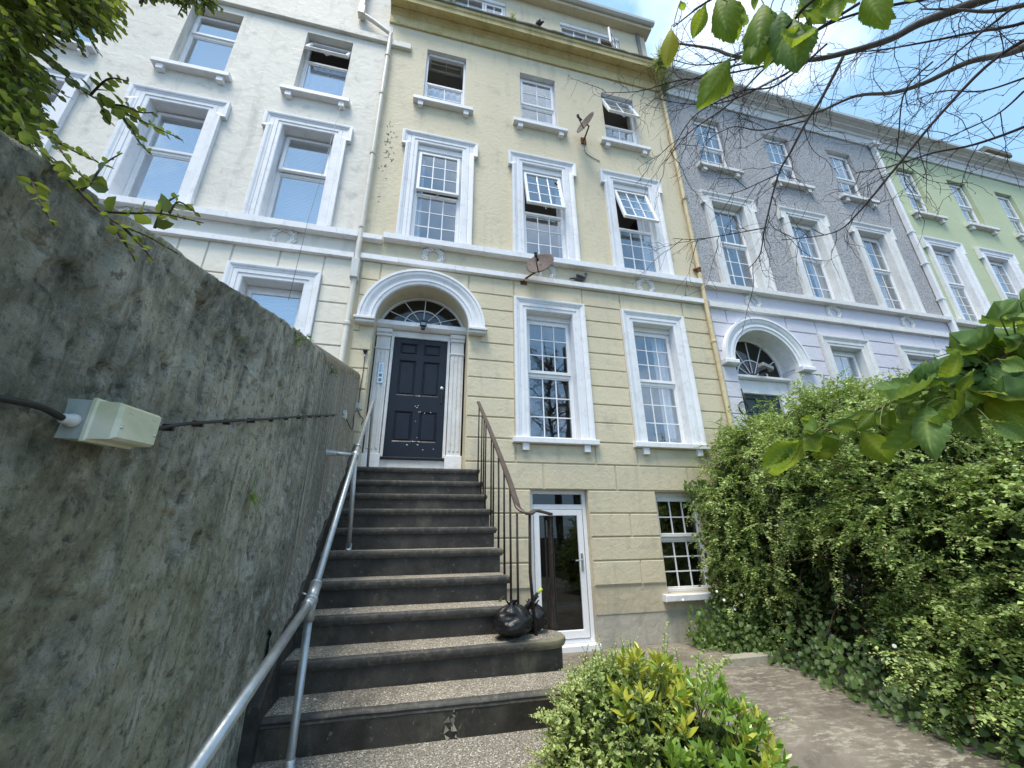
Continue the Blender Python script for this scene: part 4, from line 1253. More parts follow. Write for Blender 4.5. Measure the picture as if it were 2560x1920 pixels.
MB().lathe(b2, (0,0,1), [(0, .032), (.008, .032), (.01, .027), (.06, .027), (.065, .0215)], 14).build('post_base', M['galv'], hr, True)
b3 = Vector((-.615, -.28, SZ[10]))
MB().tube([b3, Vector((rt.x, rt.y+.01, rt.z-.06)), rt], [.017, .017, .019], 12).build('post', M['galv'], hr, True)
d_up = (j2-j1).normalized(); d_dn = (r0-j1).normalized(); dpost = (base1-j1).normalized()
ft = MB().tube([j1-d_up*.002, j1+d_up*.11], .031, 14).tube([j1+d_dn*.002, j1+d_dn*.085], .031, 14)
ft.tube([j1, j1+dpost*.10], .030, 14).ball(j1, .037, nu=14, nv=9)
ft.lathe(j1+d_up*.11, d_up, [(0, .034), (.012, .034)], 14).lathe(j1+d_dn*.085, d_dn, [(0, .034), (.012, .034)], 14)
ft.tube([j1+Vector((-.03, 0, .03)), j1+Vector((-.055, .005, .04))], .006, 6)
ft.build('pipe_fitting', M['galv'], hr, True)
ft = MB().tube([j2-Vector((0, 0, .035)), j2-Vector((0, 0, -.035))], .029, 12).tube([j2+Vector((.028, 0, -.0)), j2+Vector((-.035, 0, .0))], .029, 12)
ft.lathe(j2+d_up*.16, d_up, [(0, .028), (.03, .028)], 12)
ft.build('pipe_fitting', M['galv'], hr, True)
wb = on_wall(688, 1012); wb = Vector((wx(j2.y), j2.y-.06, j2.z+.005))
MB().tube([wb, j2], .019, 12).lathe(wb, (j2-wb), [(0, .042), (.008, .042), (.014, .026), (.09, .026), (.095, .02)], 14).build('wall_bracket', M['galv'], hr, True)

# ------------------------------------------------------------------ iron railing
ir = thing('iron_railing', 'old rusty iron stair railing with thin balusters and curled handrail end', 'railing', (.86, -2.4, -.73))
sp = lambda x, y: (1160+x*300/1555., 980+y*300/1555.)
XR = .845
path = [at_x(*sp(a, b), XR) for a, b in ((185, 128), (300, 400), (450, 780), (600, 1180), (665, 1385))]
nb_ = Vector((1.19, -2.33, SZ[2]))
ntop = at_y(1180*S, 1112*S, -2.33); ntop = Vector((1.175, -2.36, ntop.z))
path += [Vector((.862, path[-1].y-.07, path[-1].z-.085)), Vector((.93, path[-1].y-.10, path[-1].z-.125)), Vector((1.04, ntop.y-.06, ntop.z+.03)), Vector((1.20, ntop.y+.0, ntop.z+.005))]
# smooth the path
def smooth(P, n=6):
    P = [Vector(p) for p in P]; Q = []
    for i in range(len(P)-1):
        p0 = P[max(i-1, 0)]; p1 = P[i]; p2 = P[i+1]; p3 = P[min(i+2, len(P)-1)]
        for k in range(n):
            t = k/n
            Q.append(.5*((2*p1)+(p2-p0)*t+(2*p0-5*p1+4*p2-p3)*t*t+(3*p1-p0-3*p2+p3)*t**3))
    Q.append(P[-1]); return Q
rail = smooth(path)
V = []; F = []
sec = [(-.024, -.010), (.024, -.010), (.026, .002), (.018, .010), (-.018, .010), (-.026, .002)]
for i, p in enumerate(rail):
    t = (rail[min(i+1, len(rail)-1)]-rail[max(i-1, 0)]).normalized()
    side = t.cross(Vector((0,0,1))).normalized(); up = side.cross(t)
    for a, b in sec: V.append(p+side*a+up*b)
for i in range(len(rail)-1):
    for q in range(6): F.append((i*6+q, i*6+(q+1) % 6, (i+1)*6+(q+1) % 6, (i+1)*6+q))
F += [tuple(range(6)), tuple(len(V)-6+q for q in range(6))[::-1]]
MB().add(V, F).build('handrail', M['iron_rail'], ir, 'auto')
def rail_z(y):
    return float(np.interp(y, [p.y for p in rail[::-1]], [p.z for p in rail[::-1]]))
mids = [(190, 560), (232, 560), (258, 600), (283, 640), (355, 800), (382, 850), (447, 1000), (520, 1100), (598, 1400), (686, 1560)]
for q in mids:
    p = at_x(*sp(*q), XR)
    k = max([1]+[j for j in range(1, 11) if SY[j]+.01 < p.y])
    k = max(k, 2)
    x_, y_ = XR, p.y
    pts = [Vector((x_, y_, SZ[k]-.02)), Vector((x_+random.uniform(-.003, .003), y_, (SZ[k]+rail_z(y_))/2)), Vector((x_, y_, rail_z(y_)-.005))]
    MB().tube(pts, [.0105, .0095, .0095], 8).build('baluster', M['iron'], ir, True)
p = at_z(600+1950*840/2212, 1440+392*840/2212, SZ[2]); top_p = min(rail, key=lambda r_: (at_depth(0,0,1)*0).length if False else abs(r_.x-.93))
MB().tube([Vector((p.x, p.y, SZ[2]-.01)), Vector((.955, p.y+.03, -.3)), Vector((top_p.x+.01, top_p.y, top_p.z-.005))], [.014, .0125, .012], 8).build('baluster', M['iron'], ir, True)
nw = MB().lathe(nb_-Vector((0,0,.01)), (0,0,1), [(0, .034), (.03, .034), (.05, .022), (.30, .019), (.55, .020), (ntop.z-SZ[2]-.04, .021), (ntop.z-SZ[2]-.03, .036), (ntop.z-SZ[2]+.0, .036)], 12)
for a in (.6, 2.7, 4.6):
    dx, dy = .040*math.cos(a), .040*math.sin(a)
    nw.tube([nb_+Vector((dx, dy, -.01)), nb_+Vector((dx, dy, ntop.z-SZ[2]-.02))], .008, 7)
nw.lathe(nb_+Vector((-.0, 0, ntop.z-SZ[2]-.02)), (0,0,1), [(0, .058), (.008, .058)], 14)
nw.build('newel_post', M['iron'], ir, 'auto')

# ------------------------------------------------------------------ bin bags and umbrella
def bag(name, label, c, r, h, seed):
    nu, nv = 44, 30
    V = []
    for j in range(nv+1):
        t = j/nv; z = h*t
        pr = math.sin(min(1, t*3.2)*PI/2)*(1 if t < .45 else max(.05, math.cos((t-.45)/.55*PI/2)**.5))
        for i in range(nu):
            a = 2*PI*i/nu
            q = np.array([[math.cos(a)*2.1+seed, math.sin(a)*2.1, t*3.2]])
            e = fbm(q, 3)[0]-.5; e2 = abs(fbm(q*2.7+4, 2)[0]-.5)
            rr = r*pr*(1+.5*e-.25*e2)+(.004 if j else 0)
            V.append((c[0]+rr*math.cos(a), c[1]+rr*math.sin(a)*.85, c[2]+z*(1+.12*e)+(.0 if j else .0)))
    F = []
    for j in range(nv):
        for i in range(nu): F.append((j*nu+i, j*nu+(i+1) % nu, (j+1)*nu+(i+1) % nu, (j+1)*nu+i))
    t = thing(name, label, 'bin bag', c)
    b = MB(); b.add(V, F+[tuple(range(nu))[::-1]]); b.build('bag', M['bag'], t, 'auto')
    k = MB()
    top = Vector((c[0], c[1], c[2]+h*.95))
    for i in range(5):
        a = i*1.3+seed; e = top+Vector((.05*math.cos(a), .05*math.sin(a), .03+.03*math.sin(i*3)))
        k.add([top+Vector((.01*math.cos(a+1.5), .01*math.sin(a+1.5), -.03)), top-Vector((.01*math.cos(a+1.5), .01*math.sin(a+1.5), .03)), e+Vector((.02*math.sin(a), .02*math.cos(a), 0)), e-Vector((.02*math.sin(a), .02*math.cos(a), -.01))], [(0,1,3,2)])
    k.build('bag_neck', M['bag'], t, fix=False)
    return t
bag('bin_bag', 'fuller black plastic bin bag slumped on the second step', (.79, -2.56, SZ[2]), .15, .225, 1.3)
bag('bin_bag', 'smaller black plastic bin bag between the balusters by the rounded step end', (.99, -2.42, SZ[2]), .12, .20, 6.1)
um = thing('umbrella', 'folded black umbrella with lime green handle leaning over the bin bags', 'umbrella', (.93, -2.47, -.6))
ua, ub = Vector((.87, -2.49, -.58)), at_y(1170*S, 1271*S, -2.47)
MB().tube([ua, ua+(ub-ua)*.5, ua+(ub-ua)*.85], [.010, .016, .010], 8).build('canopy', M['black_plastic'], um, True)
MB().tube([ua+(ub-ua)*.2+Vector((.01, .01, -.03)), ua+(ub-ua)*.8+Vector((.01, .01, -.02))], .007, 6).build('shaft', M['black_plastic'], um, True)
MB().tube([ua+(ub-ua)*.8, ub], [.013, .015], 10).build('handle', M['lime'], um, True)

# ------------------------------------------------------------------ wall light, cables, boxes
U = Vector((-.045, 1, 0)).normalized(); Nw = Vector((1, .045, 0)).normalized()
pL, pR = on_wall(124, 902, .0), on_wall(344, 916, .095)
pL = pL+Nw*.07; pR = Vector((wx(pR.y)+.07, pR.y, pL.z+.012))
cL = (pR-pL).length
bl = thing('bulkhead_light', 'grey bulkhead wall light with yellowed clear cover on the garden wall', 'light', pL-Nw*.07)
fr_ = Matrix((( (pR-pL).normalized().x, Nw.x, 0, pL.x-Nw.x*.07), ((pR-pL).normalized().y, Nw.y, 0, pL.y-Nw.y*.07), ((pR-pL).normalized().z, 0, 1, pL.z), (0,0,0,1)))
def loc(mb): return mb.xf(fr_)
LL, HH = cL, .039
m = MB()
def ringbox(mb, rings):
    """rings of (x0,x1,z0,z1,y)"""
    V = []; F = []
    for x0, x1, z0, z1, y in rings: V += [(x0,y,z0),(x1,y,z0),(x1,y,z1),(x0,y,z1)]
    for i in range(len(rings)-1):
        for q in range(4): F.append((i*4+q, i*4+(q+1) % 4, (i+1)*4+(q+1) % 4, (i+1)*4+q))
    F += [(0,1,2,3), tuple(len(V)-4+q for q in range(4))]
    return mb.add(V, F)
ringbox(m, [(0, LL, -HH, HH, .0), (0, LL, -HH, HH, .045), (.004, LL-.004, -HH+.004, HH-.004, .049)])
loc(m).build('light_body', M['grey_plastic'], bl)
m = ringbox(MB(), [(-.004, LL+.004, -HH-.004, HH+.004, .047), (-.004, LL+.004, -HH-.004, HH+.004, .053), (.0, LL, -HH+.001, HH-.001, .056), (.001, LL-.001, -HH+.002, HH-.002, .090), (.005, LL-.005, -HH+.007, HH-.008, .098)])
loc(m).build('light_cover', M['diffuser'], bl)
for x in (.012, LL-.012): loc(MB().ball((x, .098, -.012), .0035, nu=8, nv=6)).build('cover_screw', M['steel'], bl)
for x in (.02, LL-.04): loc(ringbox(MB(), [(x, x+.02, .018, .03, .088), (x+.002, x+.018, .02, .028, .099)])).build('cover_clip', M['diffuser'], bl)
cb = thing('wall_cable', 'black electric cable clipped along the garden wall', 'cable', on_wall(500, 912))
m = loc(MB().lathe((.0, .028, -.005), (-1, 0, 0), [(-.005, .013), (.012, .013), (.014, .010), (.03, .009), (.032, .006)], 12))
m.build('cable_gland', M['pale_plastic'], bl, True)
gl_end = fr_ @ Vector((-.03, .028, -.005))
cpts = [on_wall(-60, 850, .02), on_wall(30, 866, .022), on_wall(90, 880, .026), gl_end]
MB().tube(smooth(cpts), .006, 8).build('cable_run', M['black_plastic'], cb, True)
cl2 = [fr_ @ Vector((LL, .02, -.02))]+[on_wall(x, y, .026) for x, y in ((365, 921), (420, 914), (500, 909), (580, 905), (660, 899), (728, 896))]
MB().tube(smooth(cl2), .0055, 8).build('cable_run', M['black_plastic'], cb, True)
for x in (368, 432, 491, 545, 585, 618, 646, 670, 690, 706, 720):
    y = float(np.interp(x, [365, 420, 500, 580, 660, 728], [921, 914, 909, 905, 899, 896]))
    p = on_wall(x, y, .02)
    MB().box(p.x-.03, p.x+.011, p.y-.005, p.y+.005, p.z-.013, p.z+.006, .002).build('cable_clip', M['black_plastic'], cb)
jb = on_wall(741, 896)
t = thing('junction_box', 'square white junction box at the far end of the garden wall', 'junction box', jb)
MB().box(jb.x-.01, jb.x+.035, jb.y-.045, jb.y+.045, jb.z-.045, jb.z+.045, .004).build('box', M['pale_plastic'], t)
MB().tube([(jb.x+.015, jb.y-.045, jb.z), (jb.x+.015, jb.y-.065, jb.z)], .012, 10).build('gland', M['pale_plastic'], t, True)
q3 = lambda x, y: (780+x*480/2212., 960+y*480/2212.)
lb = at_y(*q3(525, 262), -.02)
t = thing('junction_box', 'rounded grey junction box on the yellow wall beside the door recess', 'junction box', lb)
MB().box(lb.x-.045, lb.x+.045, -.065, -.018, lb.z-.04, lb.z+.05, .015).build('box', M['pale_plastic'], t)
for dx in (-.018, .018): MB().tube([(lb.x+dx, -.04, lb.z-.04), (lb.x+dx, -.04, lb.z-.062)], .009, 8).build('gland', M['pale_plastic'], t, True)
ct = thing('door_cable', 'thin black cable running down the yellow wall from the sensor lamp', 'cable', (lb.x, -.03, lb.z))
sl = at_y(860+252*400/1896., 650+1080*400/1896., -.05)
MB().tube(smooth([(sl.x, -.03, sl.z-.06), (sl.x+.004, -.028, sl.z-.35), (sl.x-.004, -.028, sl.z-.6), (lb.x+.012, -.04, lb.z+.045)]), .005, 7).build('cable_run', M['black_plastic'], ct, True)
MB().tube(smooth([(jb.x+.015, jb.y+.045, jb.z), (jb.x+.03, (jb.y)*.5, jb.z-.03), (lb.x-.03, -.05, lb.z-.11), (lb.x-.018, -.04, lb.z-.06)]), .006, 7).build('cable_run', M['black_plastic'], ct, True)
MB().tube(smooth([(lb.x+.018, -.04, lb.z-.06), (lb.x+.05, -.035, lb.z-.13), (lb.x+.10, -.03, lb.z-.19), (ACX-AR-.01, -.01, lb.z-.26)]), .006, 7).build('cable_run', M['black_plastic'], ct, True)
t = thing('sensor_lamp', 'small black dome sensor lamp on the yellow wall left of the arch', 'lamp', sl)
MB().lathe((sl.x, -.05, sl.z-.06), (0,0,1), [(0, .014), (.03, .016), (.032, .022), (.05, .026), (.06, .036), (.072, .036), (.085, .030), (.095, .015), (.098, .004)], 14).build('dome', M['black_plastic'], t, 'auto')
MB().lathe((sl.x, -.05, sl.z-.085), (0,0,1), [(0, .010), (.002, .013), (.026, .013)], 12).box(sl.x-.01, sl.x+.01, -.045, -.015, sl.z-.03, sl.z+.0).build('collar', M['pale_plastic'], t, 'auto')
# intercom on the left pilaster
ic = thing('intercom_panel', 'tall steel door intercom panel with name rows on the left pilaster', 'intercom', (-.64, .3, 2.2))
MB().box(-.685, -.595, .292, .314, 2.235, 2.585, .004).build('panel', M['steel'], ic)
pr_ = MB()
for i in range(7):
    z = 2.55-i*.02
    pr_.box(-.668, -.634, .2905, .2925, z-.005, z+.005); pr_.box(-.622, -.612, .2905, .2925, z-.005, z+.005)
pr_.box(-.665, -.618, .2905, .2925, 2.345, 2.395); pr_.box(-.665, -.618, .2905, .2925, 2.265, 2.315)
pr_.build('name_rows', M['grille'], ic)
sc_ = MB()
for z in (2.245, 2.572): sc_.ball((-.64, .291, z), .005, nu=8, nv=5)
sc_.build('screw', M['black_plastic'], ic)
# floodlight on the transom
flp = at_y(860+940*400/1896., 650+760*400/1896., .16)
fl_ = thing('floodlight', 'small black floodlight with sensor fixed to the white transom over the navy door', 'floodlight', flp)
m = MB(); frame_rect(m, flp.x-.055, flp.x+.055, flp.z-.04, flp.z+.055, .012, .13, .165, .003)
m.box(flp.x-.043, flp.x+.043, .155, .185, flp.z-.028, flp.z+.043)
m.build('lamp_head', M['black_plastic'], fl_)
MB().box(flp.x-.04, flp.x+.04, .148, .154, flp.z-.026, flp.z+.04).build('lamp_lens', M['glass'], fl_)
MB().box(flp.x-.03, flp.x+.03, .15, .21, flp.z-.085, flp.z-.041, .006).ball((flp.x, .15, flp.z-.09), .026, nu=12, nv=8).build('sensor', M['black_plastic'], fl_)
g2 = Vector((6.63, .12, 2.97))
f3 = thing('floodlight', 'grey floodlight with sensor over the dark green door', 'floodlight', g2)
m = MB().box(g2.x-.15, g2.x+.10, -.02, .12, 2.99, 3.07, .01); m.xf(Matrix.Translation(g2) @ Matrix.Rotation(.35, 4, 'Y') @ Matrix.Translation(-g2)); m.build('lamp_head', M['grille'], f3)
MB().ball((g2.x, .05, 2.93), .035, nu=10, nv=7).box(g2.x-.02, g2.x+.02, .05, .23, 2.94, 3.0).build('sensor', M['black_plastic'], f3)
cp_ = thing('wall_cable', 'loop of black cable on the lilac wall by the green door', 'cable', (5.72, -.03, 2.1))
MB().tube([(5.80+.10*math.cos(a), -.035-.01*math.sin(a), 2.12+.11*math.sin(a)) for a in np.linspace(0, 6.8, 26)]+[(5.84, -.03, 2.5)], .012, 7).build('cable_run', M['black_plastic'], cp_, True)

# ------------------------------------------------------------------ drainpipes
dp = thing('drainpipe', 'cream drainpipe running down between the cream and pale yellow houses', 'drainpipe', (-1.16, -.08, 2.3), 'drainpipes on the terrace')
x = -1.165
m = MB().tube([(x, -.09, 9.93), (x, -.09, 4.55)], .042, 14)
for z in (9.30, 8.15, 6.55, 4.86): pipe_collar(m, x, -.09, z, .042)
m.build('pipe', M['pipe'], dp, 'auto')
k = thing('pipe_box', 'grey-green inspection box on the cream drainpipe below the string course', 'box', (x, -.1, 3.85))
MB().box(x-.06, x+.06, -.17, -.03, 3.82, 4.18, .01).build('box', M['pale_plastic'], k)
m = MB().tube([(x, -.10, 4.55), (x, -.10, 4.15)], .043, 14).tube([(x, -.09, 3.85), (x, -.09, 2.37), (x-.02, -.10, 2.30), (x-.10, -.14, 2.24), (x-.2, -.16, 2.22)], .043, 14)
pipe_collar(m, x, -.09, 3.02, .043)
m.build('pipe', M['pipe'], dp, 'auto')
m = MB().tube([(x, -.09, 9.90), (x, -.10, 10.0), (x-.35, -.10, 10.25), (x-.62, -.10, 10.42)], .045, 12); m.box(x-.70, x-.57, -.17, -.03, 10.35, 10.62, .008)
m.box(x-.70, x-.60, -.15, -.05, 10.62, 12.3, .008)
m.build('offset_bend', M['pipe'], dp, 'auto')
dp = thing('drainpipe', 'rust-streaked ochre drainpipe between the pale yellow and grey houses', 'drainpipe', (5.42, -.08, -1.4), 'drainpipes on the terrace')
x = 5.41
m = MB().tube([(x, -.075, 10.85), (x, -.075, 5.15)], .040, 14).tube([(x, -.075, 4.98), (x, -.075, -1.45)], .040, 14)
for z in (8.45, 6.95, 5.12, 3.42, 1.4): pipe_collar(m, x, -.075, z, .040)
m.build('pipe', M['pipe_ochre'], dp, 'auto')
m = MB().tube([(x, -.075, 5.149), (x, -.075, 4.981)], .041, 14); m.box(x-.08, x+.08, -.05, -.0, 5.07, 5.11)
m.build('rusted_joint', M['rust'], dp, 'auto')
m = MB()
for i in range(26):
    a = random.uniform(0, 6.28); zz = random.choice([8.45, 6.95, 6.95])+random.gauss(0, .05)
    m.tube([(x+.04*math.cos(a), -.075+.04*math.sin(a), zz), (x+.09*math.cos(a+.5), -.075+.09*math.sin(a+.5), zz-random.uniform(-.05, .1))], .004, 4)
m.build('moss_tuft', M['dead'], dp)
dp = thing('drainpipe', 'square white drainpipe between the grey and lime green houses', 'drainpipe', (12.36, -.08, -1.4), 'drainpipes on the terrace')
x = 12.34
m = MB().box(x-.05, x+.05, -.12, -.02, -1.5, 10.5, .006).box(x-.12, x+.12, -.2, -.05, 10.42, 10.56, .01)
for z in (9.3, 7.35, 6.35, 5.3, 4.0): m.box(x-.075, x+.075, -.13, -.015, z-.025, z+.025, .004)
m.build('pipe', M['trim'], dp)

# ------------------------------------------------------------------ satellite dishes
def sat_dish(label, c, nrm, up, R, mount):
    t = thing('satellite_dish', label, 'satellite dish', mount, 'satellite dishes on the yellow house')
    c = Vector(c); nn = Vector(nrm).normalized(); u = Vector(up); u = (u-nn*u.dot(nn)).normalized(); s2 = u.cross(nn)
    V = []; F = []; nr, na = 8, 36
    for lay in (0, 1):
        for j in range(nr+1):
            for i in range(na):
                r_ = R*j/nr; a = 2*PI*i/na
                V.append(c+(s2*math.cos(a)*.93+u*math.sin(a))*r_+nn*(.16*R*(j/nr)**2-.16*R-(.008 if lay else 0)))
    b = (nr+1)*na
    for lay in (0, 1):
        for j in range(nr):
            for i in range(na):
                q = (lay*b+j*na+i, lay*b+j*na+(i+1) % na, lay*b+(j+1)*na+(i+1) % na, lay*b+(j+1)*na+i)
                F.append(q if lay == 0 else q[::-1])
    for i in range(na): F.append((nr*na+i, nr*na+(i+1) % na, b+nr*na+(i+1) % na, b+nr*na+i))
    MB().add(V, F).build('reflector', M['dish'], t, True)
    foot = c-u*R*.95-nn*.02; tip = c+nn*R*.75-u*R*.35
    MB().tube([foot, foot+nn*.05, tip-u*.03], .011, 8).build('feed_arm', M['iron'], t, True)
    m = MB().lathe(tip-nn*.06, nn*-1, [(-.05, .022), (0, .026), (.02, .032), (.03, .030)], 12); m.tube([tip, tip+u*.05+nn*.03], .028, 10)
    m.build('feed_horn', M['black_plastic'], t, 'auto')
    b0 = c-nn*.04
    MB().tube([b0, b0-nn*.08, Vector(mount)+Vector((0, -.06, 0)), Vector(mount)], .018, 8).box(mount[0]-.06, mount[0]+.06, -.025, 0, mount[2]-.09, mount[2]+.09).build('bracket', M['rust'], t)
    return t
d1 = at_y(1166*S, 567*S, -.38)
sat_dish('brown satellite dish mounted between the string courses above the arch', d1, (-.45, -.66, .27), (.1, .1, 1), .27, (d1.x-.20, 0, d1.z-.16))
d2 = at_y(1264*S, 264*S, -.36)
sat_dish('brown satellite dish on the upper yellow wall beside the open top-floor window', d2, (-.76, -.34, .26), (.15, .1, 1), .26, (d2.x+.10, 0, d2.z-.10))
wv = thing('dish_cable', 'grey cable from the upper satellite dish to the window', 'cable', (d2.x, -.03, d2.z-.5))
MB().tube(smooth([(d2.x+.08, -.10, d2.z-.22), (d2.x+.10, -.02, d2.z-.40), (d2.x+.22, -.012, d2.z-.52), (d2.x+.45, -.012, d2.z-.62)]), .008, 6).build('cable_run', M['grille'], wv, True)

# ------------------------------------------------------------------ pigeons
def pigeon(label, c, ang, mat, up=0.0, s=1.0):
    t = thing('pigeon', label, 'pigeon', c, 'pigeons on the yellow house')
    T = Matrix.Translation(Vector(c)) @ Matrix.Rotation(ang, 4, 'Z') @ Matrix.Rotation(-up, 4, 'Y') @ Matrix.Scale(s, 4)
    sp_ = [(-.20, 0, .075), (-.15, 0, .085), (-.09, 0, .105), (-.02, 0, .115), (.05, 0, .125), (.085, 0, .16), (.098, 0, .195), (.112, 0, .217), (.128, 0, .218), (.142, 0, .212), (.158, 0, .205)]
    rr = [.010, .026, .048, .060, .052, .034, .027, .030, .026, .010, .002]
    MB().tube([Vector(p) for p in sp_], rr, 14).xf(T).build('body', mat, t, True)
    wg = MB()
    for sd_ in (-1, 1):
        wg.ball((-.05, sd_*.045, .118), .10, .016, .038, 12, 8, Matrix.Rotation(.18, 3, 'Y'))
    wg.add([(-.14, -.022, .083), (-.14, .022, .083), (-.26, .030, .062), (-.26, -.030, .062), (-.14, 0, .07), (-.26, 0, .056)], [(0,1,2,3), (0,4,5,3), (1,2,5,4)])
    wg.xf(T).build('wing', M['pigeon_dark'], t, True)
    lg = MB()
    for sd_ in (-1, 1):
        lg.tube([(.0, sd_*.02, .07), (.005, sd_*.02, .004), (.035, sd_*.022, .002)], .005, 6); lg.tube([(.005, sd_*.02, .004), (-.02, sd_*.02, .002)], .004, 6)
    lg.xf(T).build('leg', M['rust'], t)
pg = at_y(800+1612*900/2212., 620+206*900/2212., -.05)
pigeon('grey pigeon standing on the lower string course between dish and wreath', (pg.x, -.045, 4.362), 0.15, M['pigeon'], .1)
p2_ = at_y(800+1330*900/2212., 190*900/2212., -.28)
pigeon('dark pigeon perched on the weedy parapet ledge of the yellow house', (p2_.x, -.30, 11.17), 2.0, M['pigeon_dark'], .6)

# thin wire down the cream wall and cracked paint beside the cream drainpipe
aw_ = thing('aerial_wire', 'thin dark wire hanging straight down the cream wall over the window', 'wire', (-2.0, -.1, 3.2))
MB().tube([(-1.83, -.14, 7.66), (-1.93, -.12, 5.6), (-1.97, -.16, 4.75), (-2.02, -.12, 3.3)], .004, 5).build('wire_run', M['grille'], aw_, True)
for i in range(46):
    zc_ = random.choice([random.gauss(6.55, .35), random.gauss(6.9, .15), random.uniform(5.3, 7.6)]); xc_ = -.93+random.gauss(0, .055)
    ln_ = random.uniform(.015, .07); a_ = random.gauss(1.4, .5); k_ = []
    for t_ in np.linspace(0, 1, 5):
        x_ = xc_+ln_*t_*math.cos(a_)+random.gauss(0, .006); z_ = zc_+ln_*t_*math.sin(a_); k_.append((x_, z_, .007*math.sin(PI*t_)+.001))
    MB().prism([(x_-q_, z_) for x_, z_, q_ in k_]+[(x_+q_, z_+.003) for x_, z_, q_ in k_[::-1]], -.0035, .001).build('paint_crack', M['ledge'], yh)

# ------------------------------------------------------------------ foliage tools
T8 = np.array([[0,0,0],[.32,.5,.10],[.32,-.5,.10],[.70,.40,.07],[.70,-.40,.07],[1,0,-.04],[.32,0,0],[.70,0,-.01]])
F8 = np.array([[0,2,6],[0,6,1],[6,2,4],[6,4,7],[1,6,7],[1,7,3],[7,4,5],[3,7,5]])
T4 = np.array([[0,0,0],[.5,.5,.12],[.5,-.5,.12],[1,0,-.03]])
F4 = np.array([[0,2,3],[0,3,1]])
def unit(A): return A/np.maximum(np.linalg.norm(A, axis=-1, keepdims=True), 1e-9)
def leaves(name, P, D, Nn, Ln, Wd, mat, parent, tmpl='4'):
    """P base points, D directions, Nn approximate leaf normals, Ln lengths, Wd widths -> one mesh of leaves"""
    P, D, Nn = np.asarray(P, float), unit(np.asarray(D, float)), np.asarray(Nn, float)
    Sd = unit(np.cross(Nn, D)); Nn = np.cross(D, Sd)
    T, Fm = (T8, F8) if tmpl == '8' else (T4, F4)
    Ln = np.asarray(Ln)[:,None,None]; Wd = np.asarray(Wd)[:,None,None]
    V = P[:,None,:]+D[:,None,:]*T[None,:,0:1]*Ln+Sd[:,None,:]*T[None,:,1:2]*Wd+Nn[:,None,:]*T[None,:,2:3]*Wd*1.6
    n = len(P); k = len(T)
    F = (Fm[None]+np.arange(n)[:,None,None]*k).reshape(-1, 3)
    return fast_mesh(name, V.reshape(-1, 3), F, mat, parent, tmpl == '8')
def twigs(name, lines, radii, mat, parent, n=4):
    """many thin tubes as one mesh"""
    Vs = []; Fs = []; b = 0
    for L_, r in zip(lines, radii):
        L_ = np.asarray(L_, float); m = len(L_)
        t = np.gradient(L_, axis=0); t = unit(t)
        a = np.where(np.abs(t[:,2:3]) < .9, np.array([[0,0,1.]]), np.array([[1.,0,0]]))
        s = unit(np.cross(t, a)); u = np.cross(s, t)
        rr = np.linspace(r[0], r[1], m)[:,None] if isinstance(r, (tuple, list)) else np.full((m,1), r)
        for k in range(n):
            g = 2*PI*k/n
            Vs.append(L_+(s*math.cos(g)+u*math.sin(g))*rr)
        idx = b+np.arange(n*m).reshape(n, m)
        for k in range(n):
            i0, i1 = idx[k], idx[(k+1) % n]
            Fs.append(np.stack([i0[:-1], i1[:-1], i1[1:], i0[1:]], -1))
        b += n*m
    return fast_mesh(name, np.concatenate(Vs), np.concatenate(Fs), mat, parent, True)
def shoot(p, d, length, n, droop, wig=.12):
    p = np.array(p, float); d = unit(np.array(d, float)); st_ = length/n; L_ = [p.copy()]
    for i in range(n):
        d = unit(d+np.array([0, 0, -droop/n])+rng.normal(0, wig/math.sqrt(n), 3)); p = p+d*st_; L_.append(p.copy())
    return np.array(L_)
def leafy(lines, gap, ln, wd, spread=.8, upbias=.6, jitter=.3):
    """leaves set alternately along shoots"""
    P = []; D = []; Nn = []; Ls = []; Ws = []
    for L_ in lines:
        seg = np.linalg.norm(np.diff(L_, axis=0), axis=1); tot = seg.sum(); k = max(2, int(tot/gap)); cum = np.concatenate([[0], np.cumsum(seg)])
        s = (np.arange(k)+rng.random(k)*.5)/k*tot
        pts = np.stack([np.interp(s, cum, L_[:,q]) for q in range(3)], -1)
        t = unit(np.stack([np.interp(s, cum, np.gradient(L_[:,q])) for q in range(3)], -1))
        sd_ = unit(np.cross(t, np.array([0,0,1.])+rng.normal(0, .15, (k,3)))); sgn = np.where(np.arange(k) % 2 == 0, 1, -1)[:,None]
        d = unit(t*.55+sd_*sgn*spread+rng.normal(0, jitter, (k,3))+np.array([0,0,.15]))
        nn = unit(np.array([0,0,1.])*upbias+rng.normal(0, .45, (k,3)))
        P.append(pts); D.append(d); Nn.append(nn)
        sz = rng.uniform(.65, 1.15, k); tip = np.clip(1.25-(s/tot), .45, 1)
        Ls.append(ln*sz*tip); Ws.append(wd*sz*tip)
    return np.concatenate(P), np.concatenate(D), np.concatenate(Nn), np.concatenate(Ls), np.concatenate(Ws)
def lump_points(c, r, n, keep=None):
    v = unit(rng.normal(0, 1, (n*2, 3)))
    p = np.array(c)+v*np.array(r); nn = unit(v/np.array(r))
    if keep is not None:
        m = keep(p, nn); p, nn = p[m], nn[m]
    return p[:n], nn[:n]

